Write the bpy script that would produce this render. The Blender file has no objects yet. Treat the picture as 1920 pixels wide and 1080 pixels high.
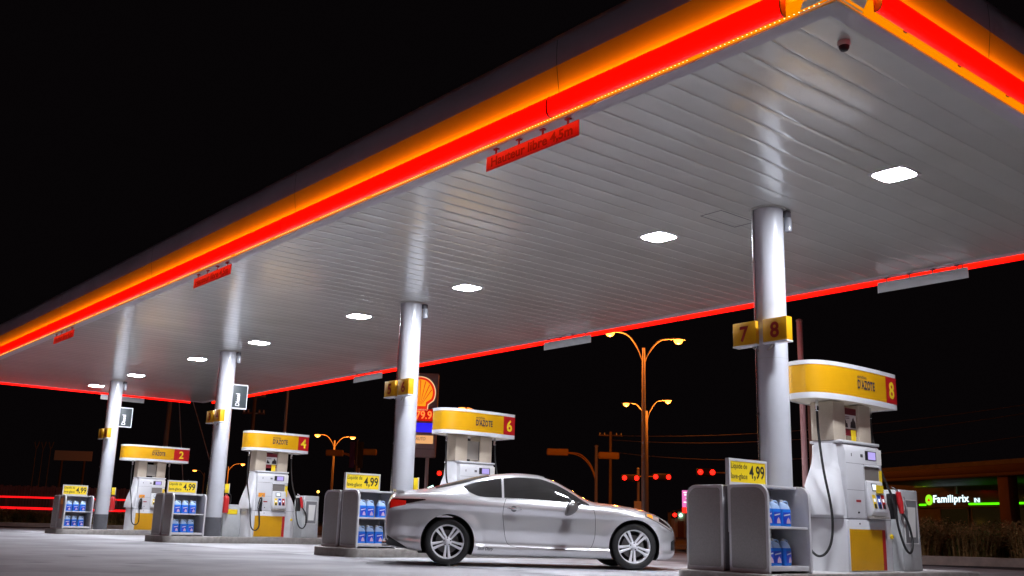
import bpy, bmesh, math, random
import numpy as np
from mathutils import Vector, Matrix

random.seed(7)
rng = np.random.default_rng(7)
scene = bpy.context.scene
COL = scene.collection
R = math.radians

# ------------------------------------------------------------------ materials
MATS = {}


def mat(name, color, rough=0.5, metal=0.0, coat=0.0, coat_rough=0.1, spec=0.5, emit=None, estr=0.0,
        nscale=None, namt=0.12, bump=0.0, bscale=None, stretch=None, rnoise=0.0):
    if name in MATS:
        return MATS[name]
    m = bpy.data.materials.new(name)
    m.use_nodes = True
    nt = m.node_tree
    b = nt.nodes['Principled BSDF']
    b.inputs['Base Color'].default_value = (*color, 1)
    b.inputs['Roughness'].default_value = rough
    b.inputs['Metallic'].default_value = metal
    b.inputs['Coat Weight'].default_value = coat
    b.inputs['Coat Roughness'].default_value = coat_rough
    b.inputs['Specular IOR Level'].default_value = spec
    if emit is not None:
        b.inputs['Emission Color'].default_value = (*emit, 1)
        b.inputs['Emission Strength'].default_value = estr
    if nscale:
        tc = nt.nodes.new('ShaderNodeTexCoord')
        mp = nt.nodes.new('ShaderNodeMapping')
        if stretch:
            mp.inputs['Scale'].default_value = stretch
        nz = nt.nodes.new('ShaderNodeTexNoise')
        nz.inputs['Scale'].default_value = nscale
        nz.inputs['Detail'].default_value = 8
        nz.inputs['Roughness'].default_value = 0.65
        nt.links.new(tc.outputs['Object'], mp.inputs['Vector'])
        nt.links.new(mp.outputs['Vector'], nz.inputs['Vector'])
        rp = nt.nodes.new('ShaderNodeValToRGB')
        rp.color_ramp.elements[0].position = 0.3
        rp.color_ramp.elements[1].position = 0.7
        rp.color_ramp.elements[0].color = (*[max(0, c * (1 - namt)) for c in color], 1)
        rp.color_ramp.elements[1].color = (*[min(1, c * (1 + namt)) for c in color], 1)
        nt.links.new(nz.outputs['Fac'], rp.inputs['Fac'])
        nt.links.new(rp.outputs['Color'], b.inputs['Base Color'])
        if rnoise:
            mr = nt.nodes.new('ShaderNodeMapRange')
            mr.inputs['To Min'].default_value = max(0, rough - rnoise)
            mr.inputs['To Max'].default_value = min(1, rough + rnoise)
            nt.links.new(nz.outputs['Fac'], mr.inputs['Value'])
            nt.links.new(mr.outputs['Result'], b.inputs['Roughness'])
        if bump:
            nz2 = nt.nodes.new('ShaderNodeTexNoise')
            nz2.inputs['Scale'].default_value = bscale or nscale * 8
            nz2.inputs['Detail'].default_value = 4
            nt.links.new(mp.outputs['Vector'], nz2.inputs['Vector'])
            bp = nt.nodes.new('ShaderNodeBump')
            bp.inputs['Strength'].default_value = bump
            bp.inputs['Distance'].default_value = 0.01
            nt.links.new(nz2.outputs['Fac'], bp.inputs['Height'])
            nt.links.new(bp.outputs['Normal'], b.inputs['Normal'])
    MATS[name] = m
    return m


def glow(name, color, strength):
    return mat(name, (0.02, 0.02, 0.02), rough=0.4, emit=color, estr=strength)


# ------------------------------------------------------------------ mesh helpers
class MB:
    def __init__(s):
        s.v = []
        s.f = []
        s.mi = []
        s.cur = 0

    def add(s, verts, faces):
        o = len(s.v)
        s.v += [tuple(map(float, p)) for p in verts]
        for f in faces:
            s.f.append(tuple(o + i for i in f))
            s.mi.append(s.cur)
        return s

    def box(s, x0, x1, y0, y1, z0, z1):
        return s.add([(x0, y0, z0), (x1, y0, z0), (x1, y1, z0), (x0, y1, z0), (x0, y0, z1), (x1, y0, z1), (x1, y1, z1), (x0, y1, z1)],
                     [(0, 3, 2, 1), (4, 5, 6, 7), (0, 1, 5, 4), (1, 2, 6, 5), (2, 3, 7, 6), (3, 0, 4, 7)])

    def loft(s, rings, cap=True, closed=True):
        n = len(rings[0])
        vs = [p for r in rings for p in r]
        fs = []
        for i in range(len(rings) - 1):
            for j in range(n if closed else n - 1):
                a, b = i * n + j, i * n + (j + 1) % n
                fs.append((a, b, b + n, a + n))
        if cap and closed:
            fs.append(tuple(reversed(range(n))))
            fs.append(tuple((len(rings) - 1) * n + j for j in range(n)))
        return s.add(vs, fs)

    def tube(s, pts, r, n=8, cap=True):
        pts = [Vector(p) for p in pts]
        rr = r if isinstance(r, (list, tuple)) else [r] * len(pts)
        rings = []
        nrm = None
        for i, p in enumerate(pts):
            t = (pts[min(i + 1, len(pts) - 1)] - pts[max(i - 1, 0)]).normalized()
            if nrm is None:
                nrm = t.cross(Vector((0, 0, 1)) if abs(t.z) < 0.9 else Vector((1, 0, 0))).normalized()
            nrm = (nrm - t * nrm.dot(t)).normalized()
            bi = t.cross(nrm)
            rings.append([p + (nrm * math.cos(2 * math.pi * k / n) + bi * math.sin(2 * math.pi * k / n)) * rr[i] for k in range(n)])
        return s.loft(rings, cap)

    def cyl(s, p0, p1, r0, r1=None, n=24):
        return s.tube([p0, p1], [r0, r0 if r1 is None else r1], n)

    def lathe(s, prof, n=32, axis='z', c=(0, 0, 0), cap=True):
        rings = []
        for r, h in prof:
            ring = []
            for k in range(n):
                a = 2 * math.pi * k / n
                u, w = r * math.cos(a), r * math.sin(a)
                p = {'z': (u, w, h), 'y': (u, h, w), 'x': (h, u, w)}[axis]
                ring.append((p[0] + c[0], p[1] + c[1], p[2] + c[2]))
            rings.append(ring)
        return s.loft(rings, cap)

    def prism(s, poly, a0, a1, axis='y'):
        # poly of (u, w): axis y -> (u, a, w); x -> (a, u, w); z -> (u, w, a)
        def P(u, w, a):
            return {'y': (u, a, w), 'x': (a, u, w), 'z': (u, w, a)}[axis]
        n = len(poly)
        return s.add([P(u, w, a0) for u, w in poly] + [P(u, w, a1) for u, w in poly],
                     [tuple(range(n)), tuple(range(2 * n - 1, n - 1, -1))] + [(i, (i + 1) % n, n + (i + 1) % n, n + i) for i in range(n)])

    def grid(s, rows):
        n = len(rows[0])
        return s.add([p for r in rows for p in r],
                     [(i * n + j, i * n + j + 1, (i + 1) * n + j + 1, (i + 1) * n + j) for i in range(len(rows) - 1) for j in range(n - 1)])

    def mesh(s, name, bevel=0.0, smooth=35, fix=True, segs=2):
        me = bpy.data.meshes.new(name)
        me.from_pydata(s.v, [], s.f)
        me.polygons.foreach_set('material_index', s.mi)
        bm = bmesh.new()
        bm.from_mesh(me)
        if fix:
            bmesh.ops.recalc_face_normals(bm, faces=bm.faces[:])
        if bevel:
            es = [e for e in bm.edges if len(e.link_faces) == 2 and e.calc_face_angle(0) > R(30)]
            bmesh.ops.bevel(bm, geom=es, offset=bevel, segments=segs, profile=0.5, affect='EDGES', clamp_overlap=True)
        bm.to_mesh(me)
        bm.free()
        me.polygons.foreach_set('use_smooth', [True] * len(me.polygons))
        me.set_sharp_from_angle(angle=R(smooth))
        return me

    def build(s, name, mats, parent=None, bevel=0.0, smooth=35, fix=True, loc=None, rotz=0, segs=2):
        return link(name, s.mesh(name, bevel, smooth, fix, segs), mats, parent, loc, rotz)


def link(name, me, mats=None, parent=None, loc=None, rotz=0):
    if mats is not None:
        for m in (mats if isinstance(mats, (list, tuple)) else [mats]):
            me.materials.append(m)
    o = bpy.data.objects.new(name, me)
    COL.objects.link(o)
    if parent is not None:
        o.parent = parent
    if loc is not None:
        o.location = loc
    o.rotation_euler.z = rotz
    return o


def box(name, m, parent, x0, x1, y0, y1, z0, z1, bevel=0.004):
    return MB().box(x0, x1, y0, y1, z0, z1).build(name, m, parent, bevel)


def tag(o, label, cat=None, group=None, kind=None):
    if label:
        o['label'] = label
    if cat:
        o['category'] = cat
    if group:
        o['group'] = group
    if kind:
        o['kind'] = kind
    return o


def thing(name, label, cat, loc=(0, 0, 0), rotz=0.0, group=None):
    o = bpy.data.objects.new(name, None)
    o.empty_display_size = 0.2
    COL.objects.link(o)
    o.location = loc
    o.rotation_euler.z = rotz
    return tag(o, label, cat, group)


def dup(root, loc, rotz=None, label=None):
    c = root.copy()
    COL.objects.link(c)
    c.location = loc
    if rotz is not None:
        c.rotation_euler.z = rotz
    if label:
        c['label'] = label
    for ch in list(root.children):
        k = ch.copy()
        COL.objects.link(k)
        k.parent = c
        for g in list(ch.children):
            q = g.copy()
            COL.objects.link(q)
            q.parent = k
    return c


def text_mesh(body, size, bold=0.0, sx=1.0, shear=0.0, extrude=0.0, spacing=1.0):
    cu = bpy.data.curves.new('lettering', 'FONT')
    cu.body = body
    cu.size = size
    cu.align_x = 'CENTER'
    cu.align_y = 'CENTER'
    cu.offset = bold
    cu.shear = shear
    cu.extrude = extrude
    cu.space_character = spacing
    cu.resolution_u = 4
    o = bpy.data.objects.new('lettering', cu)
    COL.objects.link(o)
    dg = bpy.context.evaluated_depsgraph_get()
    me = bpy.data.meshes.new_from_object(o.evaluated_get(dg))
    bpy.data.objects.remove(o)
    bpy.data.curves.remove(cu)
    for v in me.vertices:
        v.co.x *= sx
    return me


def fit(me, w=None, h=None):
    xs = [v.co.x for v in me.vertices]
    ys = [v.co.y for v in me.vertices]
    cx, cy = (min(xs) + max(xs)) / 2, (min(ys) + max(ys)) / 2
    kx = w / (max(xs) - min(xs)) if w else None
    ky = h / (max(ys) - min(ys)) if h else None
    kx = kx or ky
    ky = ky or kx
    for v in me.vertices:
        v.co.x = (v.co.x - cx) * kx
        v.co.y = (v.co.y - cy) * ky
    return me


def upright(me, loc, face='-y', roll=0.0, surf=None):
    """turn a flat text mesh (xy) so that it stands up: face '-y' reads along +x, face '-x' reads along -y"""
    c, s = math.cos(roll), math.sin(roll)
    for v in me.vertices:
        x, y, d = v.co
        x, y = c * x - s * y, s * x + c * y
        if face == '-y':
            yy = loc[1] if surf is None else surf(loc[0] + x)
            v.co = (loc[0] + x, yy - d, loc[2] + y)
        else:
            v.co = (loc[0] - d, loc[1] - x, loc[2] + y)
    me.update()
    return me


def superellipse(hw, hd, n, k=48, cx=0.0, cy=0.0):
    out = []
    for i in range(k):
        a = 2 * math.pi * i / k
        c, s = math.cos(a), math.sin(a)
        out.append((cx + hw * math.copysign(abs(c) ** (2 / n), c), cy + hd * math.copysign(abs(s) ** (2 / n), s)))
    return out


def rrect(x0, x1, z0, z1, rads, k=6):
    """rounded rectangle, rads = (bl, br, tr, tl)"""
    out = []
    for (cx, cz, r, a0) in ((x0 + rads[0], z0 + rads[0], rads[0], 180), (x1 - rads[1], z0 + rads[1], rads[1], 270),
                            (x1 - rads[2], z1 - rads[2], rads[2], 0), (x0 + rads[3], z1 - rads[3], rads[3], 90)):
        for i in range(k + 1):
            a = R(a0 + 90 * i / k)
            out.append((cx + r * math.cos(a), cz + r * math.sin(a)))
    return out


def pchip(xk, yk, x):
    xk = np.asarray(xk, float)
    yk = np.asarray(yk, float)
    x = np.clip(np.asarray(x, float), xk[0], xk[-1])
    h = np.diff(xk)
    d = np.diff(yk) / h
    m = np.zeros_like(yk)
    m[0], m[-1] = d[0], d[-1]
    for i in range(1, len(xk) - 1):
        if d[i - 1] * d[i] > 0:
            w1, w2 = 2 * h[i] + h[i - 1], h[i] + 2 * h[i - 1]
            m[i] = (w1 + w2) / (w1 / d[i - 1] + w2 / d[i])
    i = np.clip(np.searchsorted(xk, x) - 1, 0, len(h) - 1)
    t = (x - xk[i]) / h[i]
    return ((1 + 2 * t) * (1 - t) ** 2 * yk[i] + t * (1 - t) ** 2 * h[i] * m[i] + t * t * (3 - 2 * t) * yk[i + 1] + t * t * (t - 1) * h[i] * m[i + 1])


def smooth_pts(pts, n=8):
    """Catmull-Rom through the points"""
    P = [Vector(p) for p in pts]
    out = []
    for i in range(len(P) - 1):
        a, b, c, d = P[max(i - 1, 0)], P[i], P[i + 1], P[min(i + 2, len(P) - 1)]
        for k in range(n):
            t = k / n
            out.append(0.5 * ((2 * b) + (c - a) * t + (2 * a - 5 * b + 4 * c - d) * t * t + (3 * b - a - 3 * c + d) * t ** 3))
    out.append(P[-1])
    return out


# ------------------------------------------------------------------ palette
WHITE = mat('white_paint', (0.66, 0.66, 0.69), rough=0.32, coat=0.4, nscale=3, namt=0.03)
COLWHITE = mat('column_paint', (0.53, 0.54, 0.59), rough=0.33, coat=0.6, coat_rough=0.12, nscale=2.5, namt=0.04)
SOFFIT = mat('soffit_metal', (0.665, 0.675, 0.64), rough=0.28, metal=0.22, coat=1.0, coat_rough=0.13, nscale=1.1, namt=0.05)
TRIM = mat('trim_grey', (0.50, 0.48, 0.52), rough=0.4)
FASCIA_Y = mat('fascia_yellow', (0.85, 0.50, 0.03), rough=0.45, nscale=1.5, namt=0.06)
CAPGREY = mat('cap_grey', (0.92, 0.76, 0.90), rough=0.55, nscale=1.2, namt=0.08)
CREAM = mat('corner_cream', (0.75, 0.68, 0.62), rough=0.5)
REDGLOW = glow('red_light', (1.0, 0.0008, 0.0), 3.0)
AMBER = mat('amber_strip', (0.02, 0.01, 0.0), rough=0.9, spec=0.0, emit=(1.0, 0.27, 0.0), estr=1.0)
AMBERLED = glow('amber_led', (1.0, 0.30, 0.012), 42.0)
LEDDOT = glow('led_dot', (1.0, 0.72, 0.30), 3.0)
LENS = glow('lamp_lens', (0.88, 0.92, 1.0), 500.0)
YELLOW = mat('pump_yellow', (0.62, 0.31, 0.005), rough=0.35, coat=0.4, nscale=4, namt=0.05)
RED = mat('pump_red', (0.45, 0.012, 0.015), rough=0.35, coat=0.4)
NAVY = mat('navy_ink', (0.01, 0.012, 0.06), rough=0.5)
INK = mat('black_ink', (0.012, 0.011, 0.012), rough=0.5)
REDINK = mat('red_ink', (0.30, 0.006, 0.01), rough=0.5)
LEMON = mat('sign_yellow', (0.85, 0.62, 0.01), rough=0.45)
STEEL = mat('brushed_steel', (0.42, 0.38, 0.34), rough=0.42, metal=0.35, nscale=40, namt=0.10, stretch=(1, 1, 0.05))
CHROME = mat('bright_metal', (0.72, 0.72, 0.74), rough=0.22, metal=1.0)
RUBBER = mat('black_rubber', (0.012, 0.012, 0.013), rough=0.55)
BLACK = mat('black_plastic', (0.018, 0.018, 0.02), rough=0.4)
DKGREY = mat('dark_grey_paint', (0.10, 0.10, 0.115), rough=0.5, nscale=5, namt=0.1)
RACKPANEL = mat('rack_panel_grey', (0.27, 0.25, 0.245), rough=0.6, nscale=60, namt=0.12, bump=0.12)
RACKFRAME = mat('rack_frame_grey', (0.55, 0.54, 0.56), rough=0.4, nscale=6, namt=0.06)
RACKBACK = mat('rack_back_grey', (0.26, 0.25, 0.265), rough=0.5)
BINGREY = mat('bin_grey', (0.45, 0.46, 0.47), rough=0.45, nscale=8, namt=0.07)
PALE = mat('pale_label', (0.75, 0.74, 0.72), rough=0.5)
LCD = glow('lcd_screen', (0.55, 0.45, 1.0), 0.9)
BTNLIT = glow('lit_button', (0.85, 0.9, 1.0), 1.2)
CONCRETE = mat('island_concrete', (0.42, 0.41, 0.41), rough=0.8, nscale=6, namt=0.16, bump=0.25, bscale=60)
KERBSTEEL = mat('kerb_steel', (0.26, 0.24, 0.225), rough=0.5, metal=0.3, nscale=9, namt=0.25, rnoise=0.12)
JUGBLUE = mat('jug_blue', (0.03, 0.22, 0.80), rough=0.25, coat=0.3)
JUGPALE = mat('jug_top', (0.42, 0.58, 0.85), rough=0.3)
JUGLABEL = mat('jug_label', (0.01, 0.05, 0.55), rough=0.4)
LABELPINK = mat('label_pink', (0.62, 0.42, 0.52), rough=0.4)
SODIUM = glow('sodium_lamp', (1.0, 0.28, 0.035), 7.0)
POLE = mat('galvanised_pole', (0.40, 0.38, 0.36), rough=0.55, nscale=5, namt=0.12, stretch=(1, 1, 0.2))
WOOD = mat('pole_wood', (0.20, 0.15, 0.11), rough=0.85, nscale=12, namt=0.3, stretch=(1, 1, 0.08))
SIGNALY = mat('signal_yellow', (0.75, 0.42, 0.03), rough=0.5, nscale=6, namt=0.06)
REDLENS = glow('red_signal', (1.0, 0.01, 0.005), 4.5)

# ------------------------------------------------------------------ numbers measured from the place
H = 4.8                 # soffit height
CS = 10.717             # column line
COLY = [7.677 + 8.388 * i for i in range(4)]
X0, Y0, W, LL = 6.692, 4.083, 8.332, 32.195
X1, Y1 = X0 + W, Y0 + LL
IZ = 0.15               # island top

# ------------------------------------------------------------------ camera
cam = bpy.data.cameras.new('camera')
cam.sensor_width = 36
cam.lens = 35.159
cam.clip_end = 3000
co = bpy.data.objects.new('camera', cam)
COL.objects.link(co)
co.matrix_world = Matrix(((0.76692, -0.169372, -0.618988, 0), (-0.641148, -0.1607, -0.750403, 0), (0.027626, 0.972362, -0.231837, 0.593), (0, 0, 0, 1)))
scene.camera = co

# ------------------------------------------------------------------ world
wd = bpy.data.worlds.new('World')
scene.world = wd
wd.use_nodes = True
wd.node_tree.nodes['Background'].inputs['Color'].default_value = (0.0020, 0.0014, 0.0017, 1)
wd.node_tree.nodes['Background'].inputs['Strength'].default_value = 1.0
scene.view_settings.view_transform = 'Standard'
scene.view_settings.look = 'None'
scene.view_settings.exposure = 0

# ------------------------------------------------------------------ ground
ASPH = mat('asphalt', (0.36, 0.355, 0.38), rough=0.82, nscale=0.5, namt=0.22, bump=0.5, bscale=90)
ROADM = mat('road_asphalt', (0.06, 0.058, 0.06), rough=0.85, nscale=0.6, namt=0.25, bump=0.4, bscale=60)
PADM = mat('forecourt_concrete', (0.48, 0.48, 0.51), rough=0.72, nscale=0.45, namt=0.20, bump=0.3, bscale=70, rnoise=0.1)
SOIL = mat('verge_soil', (0.07, 0.05, 0.03), rough=0.95, nscale=3, namt=0.4, bump=0.6)


def add_stains(m_, scale, lo, hi, dark, spots=True):
    nt = m_.node_tree
    b = nt.nodes['Principled BSDF']
    src = b.inputs['Base Color'].links[0].from_socket
    tc = nt.nodes.new('ShaderNodeTexCoord')
    n1 = nt.nodes.new('ShaderNodeTexNoise')
    n1.inputs['Scale'].default_value = scale
    n1.inputs['Detail'].default_value = 5
    n1.inputs['Distortion'].default_value = 0.6
    nt.links.new(tc.outputs['Object'], n1.inputs['Vector'])
    r1 = nt.nodes.new('ShaderNodeValToRGB')
    r1.color_ramp.elements[0].position = lo
    r1.color_ramp.elements[0].color = (1, 1, 1, 1)
    r1.color_ramp.elements[1].position = hi
    r1.color_ramp.elements[1].color = (dark, dark, dark * 0.98, 1)
    nt.links.new(n1.outputs['Fac'], r1.inputs['Fac'])
    mx = nt.nodes.new('ShaderNodeMix')
    mx.data_type = 'RGBA'
    mx.blend_type = 'MULTIPLY'
    mx.inputs['Factor'].default_value = 1.0
    nt.links.new(src, mx.inputs['A'])
    nt.links.new(r1.outputs['Color'], mx.inputs['B'])
    out = mx.outputs['Result']
    if spots:
        vo = nt.nodes.new('ShaderNodeTexVoronoi')
        vo.inputs['Scale'].default_value = 0.9
        nt.links.new(tc.outputs['Object'], vo.inputs['Vector'])
        r2 = nt.nodes.new('ShaderNodeValToRGB')
        r2.color_ramp.elements[0].position = 0.06
        r2.color_ramp.elements[0].color = (0.5, 0.49, 0.48, 1)
        r2.color_ramp.elements[1].position = 0.20
        r2.color_ramp.elements[1].color = (1, 1, 1, 1)
        nt.links.new(vo.outputs['Distance'], r2.inputs['Fac'])
        m2 = nt.nodes.new('ShaderNodeMix')
        m2.data_type = 'RGBA'
        m2.blend_type = 'MULTIPLY'
        m2.inputs['Factor'].default_value = 0.8
        nt.links.new(out, m2.inputs['A'])
        nt.links.new(r2.outputs['Color'], m2.inputs['B'])
        out = m2.outputs['Result']
    nt.links.new(out, b.inputs['Base Color'])


add_stains(PADM, 0.7, 0.48, 0.72, 0.50)
add_stains(ASPH, 0.35, 0.45, 0.75, 0.50)
add_stains(WHITE, 2.2, 0.56, 0.80, 0.80, False)
add_stains(COLWHITE, 1.8, 0.56, 0.80, 0.84, False)
add_stains(SOFFIT, 0.5, 0.50, 0.80, 0.88, False)


def strip_tint(m_):
    nt = m_.node_tree
    b = nt.nodes['Principled BSDF']
    src = b.inputs['Base Color'].links[0].from_socket
    tc = nt.nodes.new('ShaderNodeTexCoord')
    sp = nt.nodes.new('ShaderNodeSeparateXYZ')
    nt.links.new(tc.outputs['Object'], sp.inputs['Vector'])
    a = nt.nodes.new('ShaderNodeMath')
    a.operation = 'SUBTRACT'
    a.inputs[1].default_value = Y0 + 0.10
    nt.links.new(sp.outputs['Y'], a.inputs[0])
    d = nt.nodes.new('ShaderNodeMath')
    d.operation = 'DIVIDE'
    d.inputs[1].default_value = 0.30
    nt.links.new(a.outputs[0], d.inputs[0])
    f = nt.nodes.new('ShaderNodeMath')
    f.operation = 'FLOOR'
    nt.links.new(d.outputs[0], f.inputs[0])
    w = nt.nodes.new('ShaderNodeTexWhiteNoise')
    w.noise_dimensions = '1D'
    nt.links.new(f.outputs[0], w.inputs['W'])
    mr = nt.nodes.new('ShaderNodeMapRange')
    mr.inputs['To Min'].default_value = 0.92
    mr.inputs['To Max'].default_value = 1.04
    nt.links.new(w.outputs['Value'], mr.inputs['Value'])
    mx = nt.nodes.new('ShaderNodeMix')
    mx.data_type = 'RGBA'
    mx.blend_type = 'MULTIPLY'
    mx.inputs['Factor'].default_value = 1.0
    nt.links.new(src, mx.inputs['A'])
    nt.links.new(mr.outputs['Result'], mx.inputs['B'])
    nt.links.new(mx.outputs['Result'], b.inputs['Base Color'])


strip_tint(SOFFIT)
m = MB().add([(-900, -900, -0.012), (900, -900, -0.012), (900, 900, -0.012), (-900, 900, -0.012)], [(0, 1, 2, 3)])
tag(m.build('ground', ROADM, fix=False), 'dark asphalt ground reaching out to the night horizon', kind='structure')
m = MB().add([(-30, -25, -0.006), (22.0, -25, -0.006), (22.0, 44, -0.006), (-30, 44, -0.006)], [(0, 1, 2, 3)])
tag(m.build('parking_lot', ASPH, fix=False), 'grey asphalt apron in front of the pump islands', kind='structure')
m = MB()
for k in range(9):          # concrete slabs with thin joints
    ya, yb = 1.0 + 4.2 * k, 1.0 + 4.2 * (k + 1) - 0.012
    for xa, xb in ((9.1, 12.35), (12.362, 15.6)):
        m.add([(xa, ya, 0), (xb, ya, 0), (xb, yb, 0), (xa, yb, 0)], [(0, 1, 2, 3)])
tag(m.build('forecourt', PADM, fix=False), 'pale concrete forecourt slabs under the canopy', kind='structure')


def strip(name, pts, wdt, z0, z1, m_, label, kind='structure', cat=None):
    mb = MB()
    P = [Vector((p[0], p[1], 0)) for p in pts]
    prof = [(-wdt / 2, z0), (-wdt / 2, z1 - 0.02), (-wdt / 2 + 0.02, z1), (wdt / 2 - 0.02, z1), (wdt / 2, z1 - 0.02), (wdt / 2, z0)]
    rings = []
    for i, p in enumerate(P):
        t = (P[min(i + 1, len(P) - 1)] - P[max(i - 1, 0)]).normalized()
        nn = Vector((t.y, -t.x, 0))
        rings.append([(p.x + nn.x * a, p.y + nn.y * a, b) for a, b in prof])
    mb.loft(rings)
    return tag(mb.build(name, m_), label, cat, None, kind)


KERBM = mat('kerb_concrete', (0.55, 0.46, 0.41), rough=0.85, nscale=4, namt=0.18, bump=0.3, bscale=50)
strip('kerb', [(19.6, 15.9), (21.3, 14.35), (23.1, 12.75), (25.1, 10.9), (27.5, 8.6), (31, 5.2)], 0.34, -0.02, 0.19, KERBM, 'pale concrete kerb in front of the dry shrubs')
strip('kerb', [(4, 53.5), (9, 51.2), (12, 49.4), (16, 46.6), (20, 43.6), (23, 41.2)], 0.4, -0.02, 0.16, KERBM, 'pale kerb running behind the farthest pump island')
m = MB().add([(19.8, 16.0, 0.10), (21.4, 14.5, 0.10), (31.2, 5.4, 0.10), (40, 12, 0.14), (27, 24, 0.14)], [(0, 1, 2, 3, 4)])
tag(m.build('verge', SOIL, fix=False), 'dark planted soil verge behind the kerb', kind='structure')
m = MB().add([(4, 53.7, 0.09), (12.1, 49.6, 0.09), (23, 41.5, 0.09), (26, 45, 0.12), (8, 60, 0.12)], [(0, 1, 2, 3, 4)])
tag(m.build('verge', SOIL, fix=False), 'dark planted soil verge at the back of the lot', kind='structure')

# ------------------------------------------------------------------ canopy
can = thing('canopy', 'long petrol station canopy with red light bar and orange glowing fascia', 'canopy', (0, 0, 0))
# soffit strips, running across, slightly bowed, with open grooves
mb = MB()
y = Y0 + 0.10
pitch = 0.30
while y < Y1 - 0.05:
    y2 = min(y + pitch, Y1 - 0.04)
    rows = []
    g = 0.004
    wv = (y2 - y - g)
    prof = [(y, H + 0.003), (y, H + 0.002)]
    for k in range(7):
        t = k / 6
        prof.append((y + 0.006 + (wv - 0.012) * t, H - 0.0007 * 4 * t * (1 - t)))
    prof += [(y + wv, H + 0.002), (y + wv, H + 0.003), (y + wv + g, H + 0.003)]
    mb.grid([[(X0 + 0.05, a, b) for a, b in prof], [(X1 - 0.05, a, b) for a, b in prof]])
    y = y2
mb.build('soffit', SOFFIT, can, fix=False, smooth=40)
box('deck', BLACK, can, X0, X1, Y0, Y1, H + 0.035, H + 0.25, 0)


def band(profile, name, m_, parent, smooth=40):
    """sweep an outward (d, z) profile round the canopy rectangle with mitred corners"""
    rows = []
    for d, z in profile:
        rows.append([(X0 - d, Y0 - d, z), (X1 + d, Y0 - d, z), (X1 + d, Y1 + d, z), (X0 - d, Y1 + d, z)])
    b = MB()
    n = 4
    vs = [p for r in rows for p in r]
    fs = []
    for i in range(len(rows) - 1):
        for j in range(4):
            a, c = i * n + j, i * n + (j + 1) % 4
            fs.append((a, c, c + n, a + n))
    b.add(vs, fs)
    return b.build(name, m_, parent, smooth=smooth)


band([(-0.092, H + 0.02), (-0.092, H - 0.012), (0.085, H - 0.012), (0.085, H + 0.02)], 'trim', TRIM, can)
band([(0.085, H + 0.004), (0.12, H + 0.002), (0.20, H + 0.02), (0.20, H + 0.07)], 'under_strip', AMBER, can)
band([(0.20, H + 0.07), (0.255, 5.29)], 'fascia', FASCIA_Y, can)
capp = [(0.255, 5.29)]
capp += [(0.258, 5.40), (0.257, 5.50), (0.252, 5.58), (0.236, 5.64), (0.20, 5.675), (0.14, 5.69)]
capp += [(0.0, 5.69), (-0.6, 5.69)]
band(capp, 'top_cap', CAPGREY, can, smooth=60)
MB().add([(X0 + 0.5, Y0 + 0.5, 5.64), (X1 - 0.5, Y0 + 0.5, 5.64), (X1 - 0.5, Y1 - 0.5, 5.64), (X0 + 0.5, Y1 - 0.5, 5.64)], [(0, 1, 2, 3)]).build('roof_deck', DKGREY, can)
# corner panels (cream, between the light bars)
for cx, cy, sx, sy in ((X0, Y0, -1, -1), (X1, Y0, 1, -1), (X0, Y1, -1, 1), (X1, Y1, 1, 1)):
    b = MB()
    for seg in (0, 1):
        rows = []
        for d, z in ((0.098, H + 0.000), (0.215, H + 0.018), (0.215, H + 0.07), (0.262, 5.27)):
            px, py = cx + sx * d, cy + sy * d
            if seg == 0:
                rows.append([(px, py, z), (px - sx * 0.36 - sx * 0.0, py, z)])
            else:
                rows.append([(px, py, z), (px, py - sy * 0.36, z)])
        b.grid(rows)
    b.build('corner_panel', CREAM, can)
# panel seams across the fascia and the cap
SEAMD = mat('panel_gap', (0.05, 0.02, 0.012), rough=0.7)
SEAMC = mat('cap_gap', (0.16, 0.12, 0.15), rough=0.7)
for t in (7.17, 12.9, 18.6, 24.3, 30.0):
    for nm_, mm_, pr in (('fascia_seam', SEAMD, [(0.2035, H + 0.075), (0.2575, 5.288)]), ('cap_seam', SEAMC, [(0.2575, 5.292), (0.2605, 5.40), (0.2595, 5.50), (0.2545, 5.58)])):
        MB().grid([[(X0 - d, t - 0.004, z) for d, z in pr], [(X0 - d, t + 0.004, z) for d, z in pr]]).build(nm_, mm_, can)
for t in (8.95, 12.4):
    for nm_, mm_, pr in (('fascia_seam', SEAMD, [(0.2035, H + 0.075), (0.2575, 5.288)]), ('cap_seam', SEAMC, [(0.2575, 5.292), (0.2605, 5.40), (0.2595, 5.50), (0.2545, 5.58)])):
        MB().grid([[(t - 0.004, Y0 - d, z) for d, z in pr], [(t + 0.004, Y0 - d, z) for d, z in pr]]).build(nm_, mm_, can)
# red light bars
BAR = [(0.228, H + 0.125), (0.257, H + 0.127), (0.262, H + 0.160), (0.276, H + 0.160), (0.295, H + 0.125), (0.304, H + 0.065), (0.300, H + 0.005), (0.284, H - 0.040), (0.255, H - 0.055), (0.228, H - 0.050)]


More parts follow.
